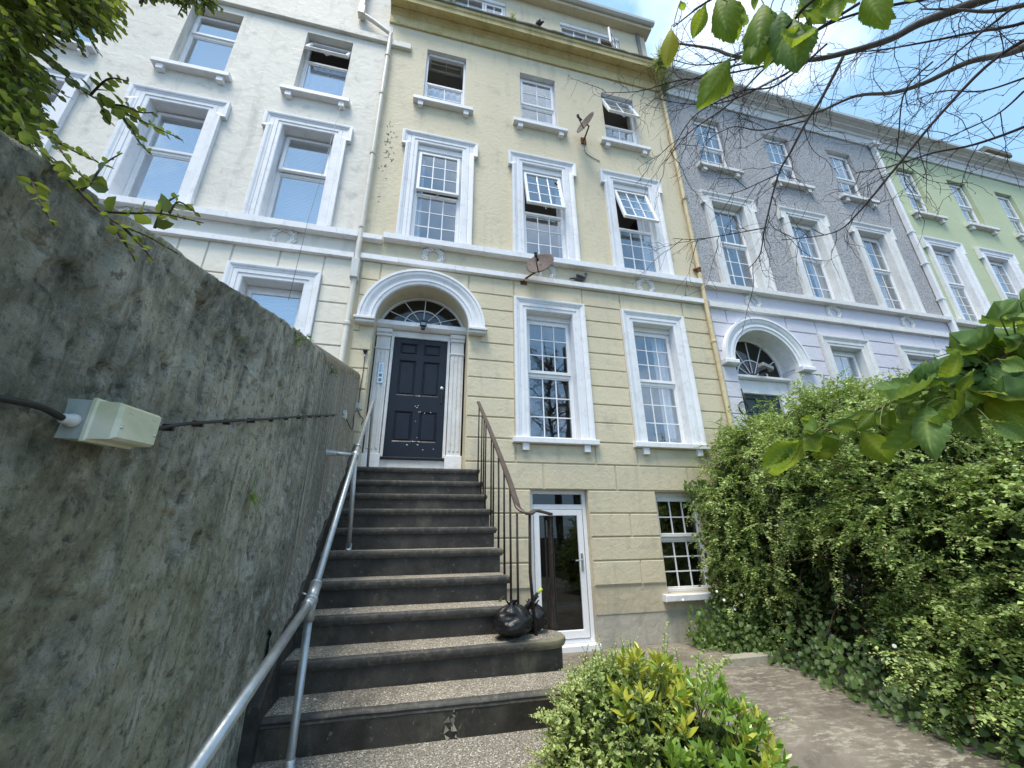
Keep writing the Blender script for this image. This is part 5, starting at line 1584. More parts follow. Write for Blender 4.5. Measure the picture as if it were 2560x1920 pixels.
# ------------------------------------------------------------------ the big hedge on the right
hg = thing('overgrown_hedge', 'tall overgrown small-leaved hedge drooping over the right side of the yard', 'hedge', (5, -2.4, -1.49))
lumps = [((5.35,-.75,.30), (1.0,.65,1.35), 330), ((5.9,-1.8,.55), (1.55,.95,1.25), 560), ((5.55,-2.9,.10), (1.35,.9,1.30), 640),
         ((5.25,-3.9,-.25), (1.15,.85,1.15), 560), ((7.4,-1.2,.35), (1.6,1.0,1.40), 320), ((4.95,-.75,-.75), (.55,.5,.75), 160), ((4.80,-.50,-.15), (.42,.30,1.05), 170),
         ((5.0,-3.3,-1.0), (.95,.9,.55), 330), ((7.2,-3.2,.0), (1.6,1.3,1.35), 300), ((4.95,-4.9,-.7), (.9,.7,.9), 200)]
lines = []; inner_p = []; inner_n = []
camv = np.array(CAM)
HOL = [((2100, 1430, 6.2), (150, 75)), ((2480, 1370, 6.5), (90, 55)), ((1940, 1330, 6.2), (40, 90)), ((2330, 1270, 6.5), (70, 30))]   # hollows where the hedge is open and dark
for c, r, n in lumps:
    def vis(p, nn):
        tc_ = unit(camv-p); return (np.sum(nn*tc_, 1) > -.25) | (nn[:,2] > .35)
    p, nn = lump_points(c, r, int(n*1.45), vis)
    for a, b in zip(p, nn):
        if a[2] < -1.45 or a[1] > -.12: continue
        # a hollow between the lumps stays dark
        hid = False
        for (hx, hy, hd), hr_ in HOL:
            q_ = CAM+(Vector(a)-CAM)/((Vector(a)-CAM).dot(FWD)); px_ = 1280+FPX*(q_-CAM).dot(RGT); py_ = 960-FPX*(q_-CAM).dot(UPV)
            if ((px_-hx)/hr_[0])**2+((py_-hy)/hr_[1])**2 < 1 and (Vector(a)-CAM).dot(FWD) < hd: hid = True
        if hid and rng.random() < .93: continue
        ln = rng.uniform(.2, .55)
        lines.append(shoot(a-b*.12, b*.9+np.array([-.10,-.10,.35])+rng.normal(0, .45, 3), ln, 9, rng.uniform(.3, 1.5)))
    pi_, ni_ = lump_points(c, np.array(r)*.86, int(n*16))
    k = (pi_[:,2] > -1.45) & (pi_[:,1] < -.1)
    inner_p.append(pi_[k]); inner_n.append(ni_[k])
for i in range(26):                                    # long whips hanging into the yard
    a = np.array([rng.uniform(4.2, 4.9), rng.uniform(-4.2, -.5), rng.uniform(-.3, .9)])
    lines.append(shoot(a, (-1, rng.normal(-.2, .4), .25), rng.uniform(.5, 1.1), 14, rng.uniform(2.2, 3.6), .2))
for i in range(60):                                    # upright tips along the crown
    q = lumps[int(rng.integers(0, 3))]; a = np.array(q[0])+np.array([rng.uniform(-.7, .7)*q[1][0], rng.uniform(-.7, .7)*q[1][1], q[1][2]*.75])
    lines.append(shoot(a, (rng.normal(0, .4), rng.normal(0, .4), 1), rng.uniform(.25, .5), 8, .3))
twigs('shoots', lines, [(.004, .0015)]*len(lines), M['stem'], hg, 3)
P, D, Nn, Ls, Ws = leafy(lines, .0135, .052, .032, .9, .8)
leaves('foliage', P, D, Nn, Ls, Ws, M['hedge_leaf'], hg)
# side sprays
side = []
for L_ in lines:
    for q in range(3):
        i = int(rng.integers(2, len(L_)-1)); t = L_[i]-L_[i-1]
        side.append(shoot(L_[i], unit(t)*.5+rng.normal(0, .7, 3), rng.uniform(.10, .26), 5, .8))
P, D, Nn, Ls, Ws = leafy(side, .0135, .050, .031, .9, .8)
leaves('foliage', P, D, Nn, Ls, Ws, M['hedge_leaf'], hg)
for c, r, n in (((5.75,-1.75,-.6), (.85,.8,.95), 7000), ((5.2,-2.6,-1.0), (.6,.8,.6), 3000), ((6.3,-2.6,.2), (1.2,1.0,1.2), 6000)):  # more dark-coloured filler leaves so the hollows read as deep shade
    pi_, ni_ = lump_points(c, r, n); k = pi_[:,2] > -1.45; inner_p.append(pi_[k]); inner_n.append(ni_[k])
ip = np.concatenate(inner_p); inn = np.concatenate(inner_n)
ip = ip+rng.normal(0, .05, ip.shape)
leaves('inner_foliage', ip, inn*.4+rng.normal(0, .7, ip.shape)+np.array([0,0,-.3]), inn+rng.normal(0, .4, ip.shape), rng.uniform(.06, .11, len(ip)), rng.uniform(.04, .065, len(ip)), M['leaf_shade'], hg)  # filler leaves coloured dark as the shaded inside of the hedge
br = []
for i in range(46):
    a = np.array([rng.uniform(4.8, 6.2), rng.uniform(-4.3, -.4), -1.48]); br.append(shoot(a, (rng.normal(-.2, .35), rng.normal(0, .3), 1), rng.uniform(1.1, 1.7), 12, .5, .5))
for i in range(16):
    a = np.array([rng.uniform(4.6, 5.2), rng.uniform(-2.6, -1.0), rng.uniform(-.9, 0)]); br.append(shoot(a, (-1, rng.normal(-.3, .6), rng.normal(0, .5)), rng.uniform(.4, .9), 9, .8, .5))
twigs('branches', br, [(.009, .003)]*len(br), M['stem'], hg, 6)

# climber with heart-shaped leaves along the foot of the hedge and up beside the basement window
cl = thing('climber', 'dark broad-leaved climber trailing along the foot of the hedge and the yellow wall', 'climber', (4.2, -1.5, -1.49)); cl['kind'] = 'stuff'
P = []; D = []; Nn = []; Ls = []; Ws = []
def put(p, d, nn, s):
    P.append(p); D.append(d); Nn.append(nn); Ls.append(s); Ws.append(s*.85)
for i in range(1500):
    t = rng.random(); y = -.25-3.6*t; x0 = np.interp(y, [-3.9, -2.8, -1.4, -.25], [4.02, 4.05, 4.42, 4.0])
    h = abs(rng.normal(0, .26)); x = x0+.05+h*.35+rng.normal(0, .10)
    put((x, y, -1.47+min(h, .8)), (-.6+rng.normal(0, .4), rng.normal(0, .5), -.75), (-.75, -.45, .55+rng.normal(0, .2)), rng.uniform(.035, .075))
for i in range(520):
    x = rng.uniform(3.85, 4.75); z = -1.45+abs(rng.normal(0, .32)); y = -.12-abs(rng.normal(0, .22))
    if 3.66 < x < 4.5 and -.96 < z < .6: continue
    put((x, y, z), (rng.normal(0, .5), -.5, -.8), (rng.normal(0, .3), -.9, .4), rng.uniform(.035, .07))
for i in range(620):                                    # ivy beside the basement window
    z = rng.uniform(-1.0, .80); x = 4.56+rng.normal(0, .12)-.22*(z > .35)*rng.random(); y = -.08-abs(rng.normal(0, .08))
    put((x, y, z), (rng.normal(0, .4), -.2, -1), (rng.normal(0, .3), -1, .2), rng.uniform(.04, .075))
leaves('leaf_cover', P, D, Nn, Ls, Ws, M['ivy_leaf'], cl, '8')
fw = MB()
for i in range(7):
    p = (rng.uniform(3.7, 4.5), rng.uniform(-1.2, -.2), rng.uniform(-1.25, -.75)) if i < 5 else (4.0+rng.random()*.3, rng.uniform(-3.4, -1.2), rng.uniform(-1.35, -.9))
    fw.lathe(p, (-.5+rng.normal(0, .2), -.7, .4), [(0, .002), (.010, .007), (.016, .016)], 7)
fw.build('flowers', M['petal'], cl, fix=False)

# ------------------------------------------------------------------ front shrubs
bs = thing('small_leaved_shrub', 'pale green small-leaved shrub with upright shoots at the foot of the steps', 'shrub', (1.05, -3.7, -1.49))
lines = []
for c, r, n in [((1.02,-3.72,-1.02), (.40,.42,.42), 800), ((1.22,-3.45,-.98), (.42,.36,.38), 560), ((.98,-3.85,-1.28), (.38,.38,.30), 420), ((1.05,-4.15,-1.25), (.3,.25,.3), 120)]:
    p, nn = lump_points(c, r, n)
    for a, b in zip(p, nn):
        if a[2] < -1.45: continue
        lines.append(shoot(a-b*.10, b*.6+np.array([0,0,.5])+rng.normal(0, .55, 3), rng.uniform(.07, .17), 5, .6, .3))
for i in range(34):
    a = np.array([rng.uniform(.82, 1.55), rng.uniform(-3.85, -3.4), rng.uniform(-.80, -.68)])
    lines.append(shoot(a, (rng.normal(0, .28), rng.normal(0, .25), 1), rng.uniform(.08, .24), 7, .1))
for i in range(14):
    a = np.array([rng.uniform(.68, .8), rng.uniform(-4.0, -3.5), rng.uniform(-1.2, -.75)]); lines.append(shoot(a, (-1, rng.normal(0, .4), .5), rng.uniform(.1, .2), 6, .3))
for i in range(12):
    a = np.array([rng.uniform(1.55, 1.75), rng.uniform(-3.7, -3.3), rng.uniform(-.95, -.7)]); lines.append(shoot(a, (1, rng.normal(0, .4), .5), rng.uniform(.12, .3), 6, .3))
twigs('stems', lines, [(.0026, .0012)]*len(lines), M['stem_green'], bs, 3)
P, D, Nn, Ls, Ws = leafy(lines, .0075, .029, .020, .85, .8, .45)
leaves('foliage', P, D, Nn, Ls, Ws, M['coto_leaf'], bs, '8')
q, qn = lump_points((1.08,-3.68,-1.05), (.33,.35,.37), 5000)
leaves('inner_foliage', q, qn*.3+rng.normal(0, .7, q.shape), qn+rng.normal(0, .4, q.shape), rng.uniform(.025, .04, len(q)), rng.uniform(.015, .025, len(q)), M['leaf_shade'], bs)  # shade within this shrub painted as dark filler leaves
eu = thing('variegated_shrub', 'glossy green and gold variegated shrub beside the yard', 'shrub', (1.4, -3.85, -1.49))
P = []; D = []; Nn = []; Ls = []; Ws = []; G = []
rows_ = []
stems = []
for c, r, n in [((1.36,-3.83,-1.06), (.36,.34,.38), 230), ((1.27,-4.08,-1.2), (.36,.26,.34), 170), ((1.44,-3.75,-1.25), (.32,.32,.30), 150), ((1.2,-3.72,-.80), (.16,.16,.22), 40), ((1.12,-3.88,-.72), (.15,.13,.15), 24), ((1.05,-4.05,-.95), (.12,.1,.12), 12)]:
    p, nn = lump_points(c, r, n)
    for a, b in zip(p, nn):
        if a[2] < -1.45: continue
        ax = unit(b*.7+np.array([0,0,.7])+rng.normal(0, .25, 3))
        gold = (abs(a[0]-1.12) < .18 and a[2] > -.86 and a[1] > -4.05) or rng.random() < .22
        stems.append(np.array([a-ax*.14, a-ax*.05, a+ax*.02]))
        m = int(rng.integers(7, 11)); ph = rng.random()*6
        for k in range(m):
            g = ph+k*2.4; lv = k/m
            o1 = unit(np.cross(ax, [0.3,.2,1])); o2 = np.cross(ax, o1)
            out = o1*math.cos(g)+o2*math.sin(g)
            d = unit(out*(1-.55*lv)+ax*(.45+.8*lv)+rng.normal(0, .12, 3))
            P.append(a-ax*.04+ax*.07*lv); D.append(d); Nn.append(unit(ax-out*.35)); s = rng.uniform(.055, .085)*(1-.3*lv); Ls.append(s); Ws.append(s*.40); G.append(gold and rng.random() < .68)
P, D, Nn, Ls, Ws, G = map(np.array, (P, D, Nn, Ls, Ws, G))
for nm, msk, mt in (('foliage', ~G, M['euon_leaf']), ('golden_foliage', G, M['euon_gold'])):
    leaves(nm, P[msk], D[msk], Nn[msk], Ls[msk], Ws[msk], mt, eu, '8')
twigs('stems', stems, [(.004, .003)]*len(stems), M['stem_green'], eu, 4)
q, qn = lump_points((1.35,-3.88,-1.15), (.27,.26,.28), 3000)
leaves('inner_foliage', q, qn*.3+rng.normal(0, .7, q.shape), qn+rng.normal(0, .4, q.shape), rng.uniform(.05, .08, len(q)), rng.uniform(.025, .04, len(q)), M['leaf_shade'], eu)  # dark leaf colour stands in for the shade under the glossy leaves

# ------------------------------------------------------------------ shrub hanging over the garden wall, top left
ov = thing('overhanging_shrub', 'arching small-leaved shrub hanging over the top of the garden wall', 'shrub', (-1.1, -5.0, .9))
kz = 900/2212.
def img_line(pts, dep):
    L_ = [np.array(at_depth(x*kz, y*kz, d)) for (x, y), d in zip(pts, dep)]
    return np.array([np.array(v) for v in smooth([Vector(v) for v in L_], 5)])
canes = [([(-150,0),(330,400),(530,570),(700,660),(930,770),(1120,860)], (.95,.90,.88,.85,.83,.80)),
         ([(-100,150),(250,740),(400,960),(480,1060),(530,1100)], (.82,.74,.70,.68,.66)), ([(-100,430),(200,700),(350,870),(600,995)], (.85,.80,.76,.72)),
         ([(60,700),(240,900),(480,1170),(680,1350),(900,1450),(1095,1560)], (.74,.72,.70,.70,.72,.75)), ([(640,1300),(800,1310),(990,1312),(1250,1370)], (.70,.72,.74,.76)),
         ([(500,1170),(560,1120),(640,1010),(750,940)], (.69,.70,.72,.74)), ([(300,-40),(430,60),(520,130),(640,220)], (.9,.85,.82,.8)),
         ([(120,1000),(200,1130),(250,1250),(330,1380)], (.70,.66,.62,.60)), ([(700,660),(800,780),(860,880),(930,950)], (.85,.83,.82,.81)),
         ([(560,580),(640,500),(700,480),(790,500)], (.87,.85,.84,.83)), ([(680,1360),(760,1480),(810,1560),(830,1610)], (.70,.69,.68,.68)), ([(760,1400),(860,1500),(940,1600)], (.70,.70,.70)),
         ([(1040,1310),(1100,1240),(1230,1330)], (.75,.76,.77)), ([(950,1400),(1010,1260),(1100,1200)], (.74,.76,.77)), ([(-60,620),(120,900),(200,1100),(260,1200)], (.8,.74,.7,.66)),
         ([(640,640),(760,650),(860,690),(940,690)], (.86,.85,.84,.83)), ([(620,620),(640,700),(680,760)], (.86,.85,.84))]
lines = [img_line(p, d) for p, d in canes]
for i in range(420):                                   # the dense mass in the corner
    x0, y0 = rng.uniform(-250, 600), rng.uniform(-260, 60)
    if rng.random() < .5: x0, y0 = rng.uniform(-280, 120), rng.uniform(-50, 820)
    a = rng.uniform(.3, 1.25); ln = rng.uniform(150, 340); d0 = rng.uniform(.78, 1.15)
    pts = [(x0+ln*t*math.cos(a), y0+ln*t*math.sin(a)+60*t*t) for t in (0, .33, .66, 1)]
    if max(p[0] for p in pts) > 800 or pts[-1][1] > np.interp(pts[-1][0], [0, 350, 500, 800], [1250, 900, 420, 230]): continue
    lines.append(img_line(pts, (d0, d0-.02, d0-.04, d0-.06)))
for i in range(22):                                    # leafy tips at the top edge of the picture
    x0 = rng.uniform(850, 1300); pts = [(x0+rng.normal(0, 20), -120), (x0+rng.normal(0, 20), -50), (x0+rng.normal(0, 40), 10+rng.uniform(0, 90 if x0 > 1100 else 15))]
    lines.append(img_line(pts, (.9, .88, .86)))
twigs('canes', lines, [(.0026, .0010)]*len(lines), M['bark'], ov, 5)
P, D, Nn, Ls, Ws = leafy(lines, .0115, .031, .021, .95, .5, .25)
leaves('foliage', P, D, Nn, Ls, Ws, M['over_leaf'], ov, '8')

# ------------------------------------------------------------------ elm tree: bare twiggy limbs and a few large leaves
el = thing('elm_tree', 'elm with bare twiggy limbs and a few large toothed leaves reaching in from the right', 'tree', (5.6, -7.2, -1.5))
z3 = lambda x, y: (1660+x*kz, y*kz)
z6 = lambda x, y: (1660+x*kz, 620+y*kz)
def limb_pts(pts, dep):
    return [at_depth(*z3(*p), d) for p, d in zip(pts, dep)]
trunk_top = Vector((5.4, -6.9, 3.2))
tk = smooth([(5.6, -7.2, -1.6), (5.55, -7.15, .5), (5.35, -6.95, 2.2), (5.2, -6.7, 3.6), (5.1, -6.5, 6.5)])
MB().tube(tk, list(np.linspace(.19, .07, len(tk))), 14).build('trunk', M['bark_pale'], el, True)
limbs = [
 ([(2500,-250),(2212,-90),(1900,20),(1580,140),(1390,240),(1130,320),(860,370),(460,350),(300,300),(70,265)], np.linspace(3.2, 4.6, 10), .045),
 ([(2500,-60),(2212,30),(2000,70),(1800,60),(1570,55)], np.linspace(3.0, 3.3, 5), .022),
 ([(2500,180),(2212,290),(2080,335),(1860,385),(1600,510),(1400,570),(1180,590),(940,690),(700,750)], np.linspace(3.0, 4.4, 9), .034),
 ([(1100,350),(960,620),(880,740),(780,930),(700,1080),(620,1400),(590,1560),(520,1650)], np.linspace(3.9, 4.0, 8), .016),
 ([(2500,0),(2212,140),(1900,200),(1600,260),(1300,310),(1000,330)], np.linspace(3.2, 4.2, 6), .016),
 ([(2500,640),(2212,780),(1900,890),(1650,940),(1400,1020),(1180,1060)], np.linspace(3.0, 4.0, 6), .014),
 ([(2500,100),(2050,350),(1700,700),(1400,1060),(1200,1300),(1040,1430),(720,1475)], np.linspace(3.0, 3.8, 7), .015),
 ([(2140,50),(1900,240),(1640,450),(1480,560)], np.linspace(3.0, 3.5, 4), .010),
 ([(1650,380),(1480,560),(1440,850),(1420,980)], np.linspace(3.4, 3.6, 4), .008),
 ([(1200,20),(900,210),(640,400),(400,640),(150,820),(0,1010)], np.linspace(3.6, 4.2, 6), .013),
 ([(860,380),(700,480),(400,620),(150,640),(-60,600)], np.linspace(4.2, 4.6, 5), .011),
 ([(1000,270),(700,520),(480,560),(200,700),(60,900),(-10,1010)], np.linspace(4.0, 4.4, 6), .010),
 ([(460,360),(200,400),(-60,330)], np.linspace(4.4, 4.6, 3), .009),
 ([(640,400),(300,470),(60,500),(-150,560),(-380,570)], np.linspace(4.3, 4.7, 5), .010),
 ([(2500,380),(2212,480),(1950,560),(1700,560),(1500,640)], np.linspace(3.0, 3.7, 5), .010),
 ([(2212,560),(2050,700),(1800,820),(1640,880)], np.linspace(3.1, 3.6, 4), .008),
 ([(880,740),(600,800),(420,780),(250,870)], np.linspace(4.0, 4.3, 4), .008),
 ([(720,1060),(480,1170),(390,1190)], np.linspace(4.0, 4.1, 3), .006),
 ([(620,1400),(400,1440),(200,1470),(60,1465)], np.linspace(4.0, 4.2, 4), .006),
 ([(2500,-180),(2212,-60),(1700,-20),(1100,110),(700,330),(300,440),(0,560)], np.linspace(3.3, 4.5, 7), .018),
]
tw = []; tr_ = []; budp = []
def grow(L_, r, lev):
    seg = np.linalg.norm(np.diff(L_, axis=0), axis=1); tot = seg.sum(); cum = np.concatenate([[0], np.cumsum(seg)])
    step = (.12, .07, .055)[lev]
    s = rng.uniform(.05, .2)
    while s < tot:
        p = np.array([np.interp(s, cum, L_[:,q]) for q in range(3)])
        i = min(len(L_)-2, int(np.searchsorted(cum, s)-1)); t = unit(L_[i+1]-L_[i])
        if lev < 2:
            v = rng.normal(0, 1, 3); v = v-t*v.dot(t); v[2] -= .25
            d = unit(t*rng.uniform(.5, 1.2)+unit(v)*1.0)
            ln = rng.uniform(.25, .75) if lev == 0 else rng.uniform(.08, .26)
            n = 9 if lev == 0 else 5
            q = p.copy(); Q = [q.copy()]
            for k in range(n):
                d = unit(d+rng.normal(0, .22, 3)+np.array([0,0,-.03])); q = q+d*ln/n; Q.append(q.copy())
            Q = np.array(Q); tw.append(Q); tr_.append(((.0042, .0016) if lev == 0 else (.0022, .0011)))
            grow(Q, .003, lev+1)
        if lev > 0:
            budp.append((p, t))
        s += step*rng.uniform(.5, 1.6)
for pts, dep, r in limbs:
    L_ = [Vector(v) for v in limb_pts(pts, dep)]
    Q = smooth(L_, 5)
    rs = list(np.linspace(r, max(.0025, r*.22), len(Q)))
    MB().tube(Q, rs, 8).build('limb', M['bark_pale'] if r > .02 else M['bark'], el, True)
    grow(np.array([np.array(v) for v in Q]), r, 0)
for a, b in ((Vector(limb_pts([(2500,-250)], [3.2])[0]), .05), (Vector(limb_pts([(2500,180)], [3.0])[0]), .04)):
    k = smooth([tk[-4], (tk[-4]+a)*.5+Vector((0,0,.25)), a]); MB().tube(k, list(np.linspace(b*1.6, b*.95, len(k))), 10).build('limb', M['bark_pale'], el, True)
twigs('twigs', tw, tr_, M['bark'], el, 3)
bp = np.array([b[0] for b in budp]); bt = np.array([b[1] for b in budp])
bd_ = unit(bt+rng.normal(0, .8, bt.shape))
leaves('buds', bp, bd_, rng.normal(0, 1, bt.shape), rng.uniform(.008, .015, len(bp)), rng.uniform(.004, .007, len(bp)), M['bark'], el, '8')

def elm_leaf(curl, bend, seed):
    """toothed, pleated leaf of unit length in +x with the veins pressed in"""
    nl, nw_ = 26, 4
    V = []; vein = []; idx = {}
    r2 = np.random.default_rng(seed)
    for i in range(nl+1):
        u = i/nl
        wd = .295*(math.sin(PI*u**.82)**.78)*(1-.12*u)
        if u > .86: wd = .295*max(0, (1-u)/.14)**.9*.42*(1)
        tooth = .030*((i % 2)*2-1) if 1 < i < nl-1 else 0
        for j in range(-nw_, nw_+1):
            f = j/nw_
            asym = 1.06 if j > 0 else .96
            x = u+.16*abs(f)*(1-u)*(u > 0)+ (tooth*.6 if abs(j) == nw_ else 0)
            y = f*wd*asym*(1+(tooth*1.2 if abs(j) == nw_ else 0))
            ph = ((u-.0)*9-abs(f)*1.9)*2*PI
            z = .026*math.cos(ph)*min(1, abs(f)*3)*(1 if 0 < i < nl else 0)
            z += -curl*f*f*.12+bend*(u*u)*-.22+.05*abs(f)*wd*2
            idx[(i, j)] = len(V); V.append((x, y, z))
            vein.append(max(0, math.cos(ph))**6*.8 if abs(f) > .1 else 1.0)
    F = [(idx[(i, j)], idx[(i+1, j)], idx[(i+1, j+1)], idx[(i, j+1)]) for i in range(nl) for j in range(-nw_, nw_)]
    b = len(V)
    V += [(-.10, -.012, 0), (-.10, .012, 0), (.03, .014, .004), (.03, -.014, .004)]; vein += [1]*4; F.append((b, b+3, b+2, b+1))
    me = bpy.data.meshes.new('leaf'); me.from_pydata(V, [], F)
    at = me.attributes.new('vein', 'FLOAT', 'POINT'); at.data.foreach_set('value', vein)
    me.polygons.foreach_set('use_smooth', [True]*len(F)); me.update()
    return me
LEAF = {}
for mk in ('elm', 'elm_light', 'elm_yellow'):
    for v in range(4):
        me = elm_leaf((1.0, 2.2, -1.2, 1.6)[v], (.6, 1.6, -.3, 2.2)[v], v); me.materials.append(M[mk]); LEAF[(mk, v)] = me
BASES = []
def put_leaf(a, b, mk, d=None, length=.115, face=0.0, tilt=0.0, v=None, wscale=1.0):
    """a,b = photograph pixels of leaf base and tip; the distance follows from a normal leaf length"""
    px = math.hypot(b[0]-a[0], b[1]-a[1])
    dd = d or max(.42, FPX*length*.92/px)
    A = at_depth(*a, dd); B = at_depth(*b, dd*(1+tilt)); BASES.append(A.copy())
    X = (B-A); ln = X.length; X.normalize()
    n0 = (CAM-A).normalized()
    n0 = (Matrix.Rotation(face, 3, X) @ n0)
    Yv = n0.cross(X).normalized(); Zv = X.cross(Yv)
    mw = Matrix.Translation(A) @ Matrix(((X.x, Yv.x, Zv.x, 0), (X.y, Yv.y, Zv.y, 0), (X.z, Yv.z, Zv.z, 0), (0,0,0,1))) @ Matrix.Diagonal((ln, ln*wscale, ln, 1))
    return instance('leaf', LEAF[(mk, random.randrange(4) if v is None else v)], el, mw)
low = [((860,1185),(640,1345),'elm_light',.5),((852,1190),(800,1465),'elm_light',-.9),((870,1140),(1010,1300),'elm',.2),((1005,1085),(1215,1130),'elm',.5),
       ((1120,1045),(1315,1035),'elm',.9),((1195,1095),(1370,1290),'elm_light',.1),((1390,920),(1590,1000),'elm',.6),((1740,985),(1600,1235),'elm_light',-.9),
       ((1735,945),(1960,1165),'elm',.3),((1885,815),(2230,960),'elm',.3),((1845,600),(2095,700),'elm',.3),((2005,500),(2230,545),'elm',.6),((2065,420),(2230,290),'elm',.2),
       ((1735,855),(1850,650),'elm_light',.9),((1385,890),(1560,790),'elm',-.4),((1500,850),(1640,760),'elm',.7),((2000,1060),(2230,1190),'elm',-.2),((1075,1180),(1110,1340),'elm_light',-1.0),
       ((1560,890),(1700,760),'elm',.2),((1660,800),(1840,770),'elm',-.5),((1450,930),(1390,1090),'elm',1.0),((1380,1000),(1330,1180),'elm_light',.8),((1900,760),(1830,900),'elm_light',-.7),
       ((2080,690),(2260,760),'elm',.1),((2140,560),(2300,640),'elm',-.3),((1990,720),(2150,860),'elm',.8),((2100,900),(2260,1040),'elm',.5),((1960,560),(1900,700),'elm',-.8),
       ((1300,1000),(1180,1110),'elm_light',.4),((1620,960),(1560,1100),'elm',.6),((1800,900),(1690,1000),'elm',.9),((2160,420),(2300,400),'elm',.4),((2190,330),(2330,220),'elm',.1),
       ((1330,1090),(1440,1210),'elm_light',.5),((1700,880),(1800,960),'elm_light',1.0),((2190,840),(2340,820),'elm',.5),((2050,820),(2180,690),'elm',.3),((1940,700),(1860,600),'elm',1.0),((930,1130),(1000,1085),'elm_light',.9)]
def z6p(p): return z6(*p)
BPX = [640, 860, 1000, 1200, 1390, 1600, 1850, 2000, 2150, 2330, 2600]; BD = [.95, .93, .90, .84, .78, .74, .71, .69, .68, .67, .66]
for a, b, mk, fc in low: put_leaf(z6p(a), z6p(b), mk, float(np.interp(a[0], BPX, BD))-random.uniform(.01, .07), .105, fc, random.uniform(-.08, .08))
# fill: more leaves behind the front ones
for i in range(58):
    t = rng.random()**.7; bx = 1350+900*t+rng.normal(0, 60); by = np.interp(bx, [1000, 1390, 1600, 1850, 2000, 2212], [1125, 955, 870, 860, 740, 560])+rng.normal(20, 110*(.4+t))
    a = rng.normal(.9, .9); ln = rng.uniform(150, 250)
    e = (bx+ln*math.cos(a), by+ln*math.sin(a))
    if e[1] > np.interp(e[0], [1300, 1600, 2000, 2300], [1180, 1180, 1230, 1300]): continue
    put_leaf(z6p((bx, by)), z6p(e), 'elm' if rng.random() < .75 else 'elm_light', float(np.interp(bx, BPX, BD))+rng.uniform(-.03, .08), .105, rng.normal(.2, .6), rng.uniform(-.1, .1))
br_ = [z6p(p) for p in ((2600,330),(2330,480),(2150,610),(2000,740),(1850,880),(1600,870),(1390,955),(1200,1050),(1000,1125),(855,1188))]
bdep = (.66, .67, .68, .69, .71, .74, .78, .84, .90, .94)
L_ = smooth([at_depth(*p, d) for p, d in zip(br_, bdep)], 6)
SH = [np.array(v) for v in L_]
MB().tube(L_, list(np.linspace(.0034, .0014, len(L_))), 8).build('leafy_shoot', M['stem'], el, True)
L_ = smooth([at_depth(*z6p(p), d) for p, d in zip(((2500,640),(2212,690),(2000,760),(1900,860),(1830,930)), (.68,.68,.69,.70,.70))], 5)
SH += [np.array(v) for v in L_]
def stalks(bases, shoots):
    A_ = np.array(shoots); ls_ = []
    for q in bases:
        q = np.array(q); dd_ = np.linalg.norm(A_-q, axis=1)+.25*np.maximum(0, q[2]-A_[:,2]); j = A_[int(dd_.argmin())]
        if np.linalg.norm(j-q) > .4: continue
        m_ = (j+q)/2+np.array([0, 0, .02*np.linalg.norm(j-q)*5]); ls_.append(np.array([j, (j+m_)/2+np.array([0,0,.004]), m_, (m_+q)/2+np.array([0,0,.003]), q]))
    twigs('leaf_stalks', ls_, [(.0014, .0009)]*len(ls_), M['stem_green'], el, 5)['kind'] = 'stuff'
stalks(BASES, SH); BASES.clear()
MB().tube(L_, list(np.linspace(.004, .0014, len(L_))), 7).build('leafy_shoot', M['stem_green'], el, True)
topl = [((100,10),(125,105),'elm_light',.2),((45,165),(10,315),'elm_yellow',.3),((262,15),(165,285),'elm_light',.2),((400,-30),(430,185),'elm_light',.1),((560,-60),(530,62),'elm',.5),
        ((655,60),(640,300),'elm',.6),((560,190),(500,360),'elm_light',.9),((520,285),(560,512),'elm_light',.2),((410,350),(330,525),'elm_light',-.3),((395,440),(350,632),'elm_light',.3),
        ((800,110),(805,410),'elm',.1),((850,60),(1000,185),'elm',.6),((1045,-30),(1075,188),'elm_light',.1),((1420,-60),(1380,70),'elm',.2),((1330,50),(1345,132),'elm',.9),
        ((690,150),(700,270),'elm',.2),((920,-60),(955,75),'elm_light',.4),((665,275),(590,452),'elm_light',.7),((1490,-50),(1500,72),'elm',.6),((760,240),(720,360),'elm_light',-.5),((880,120),(860,300),'elm',.9),((720,60),(770,180),'elm',-.6),((610,20),(560,150),'elm_light',.5),((740,150),(650,330),'elm',.4),((830,200),(760,350),'elm_light',.2),((480,60),(470,210),'elm',.7),((900,60),(1010,60),'elm',.4),((1000,40),(940,170),'elm',-.3),((1120,-40),(1180,60),'elm',.5),((330,-20),(320,110),'elm_light',.6),((1240,-60),(1260,40),'elm_light',.3),((960,20),(1030,110),'elm_light',.8)]
for a, b, mk, fc in topl: put_leaf(z3(*a), z3(a[0]+(b[0]-a[0])*.84, a[1]+(b[1]-a[1])*.84), mk, float(np.interp(a[0], [0, 250, 420, 650, 800, 1100, 1500], [1.02, .95, .93, .86, .80, .76, .76]))-random.uniform(.0, .04), .10, fc, random.uniform(-.08, .08))
SH = []
for pts, dep in ((((1500,-260),(1100,-120),(880,30),(800,120),(650,260),(420,345)), (.75,.75,.75,.78,.85,.95)), (((1100,-120),(700,-60),(400,-40),(250,20),(60,165)), (.75,.8,.85,.9,1.0))):
    L_ = smooth([at_depth(*z3(*p), d) for p, d in zip(pts, dep)], 5); SH += [np.array(v) for v in L_]
    MB().tube(L_, list(np.linspace(.0045, .0013, len(L_))), 7).build('leafy_shoot', M['bark'], el, True)
stalks(BASES, SH)

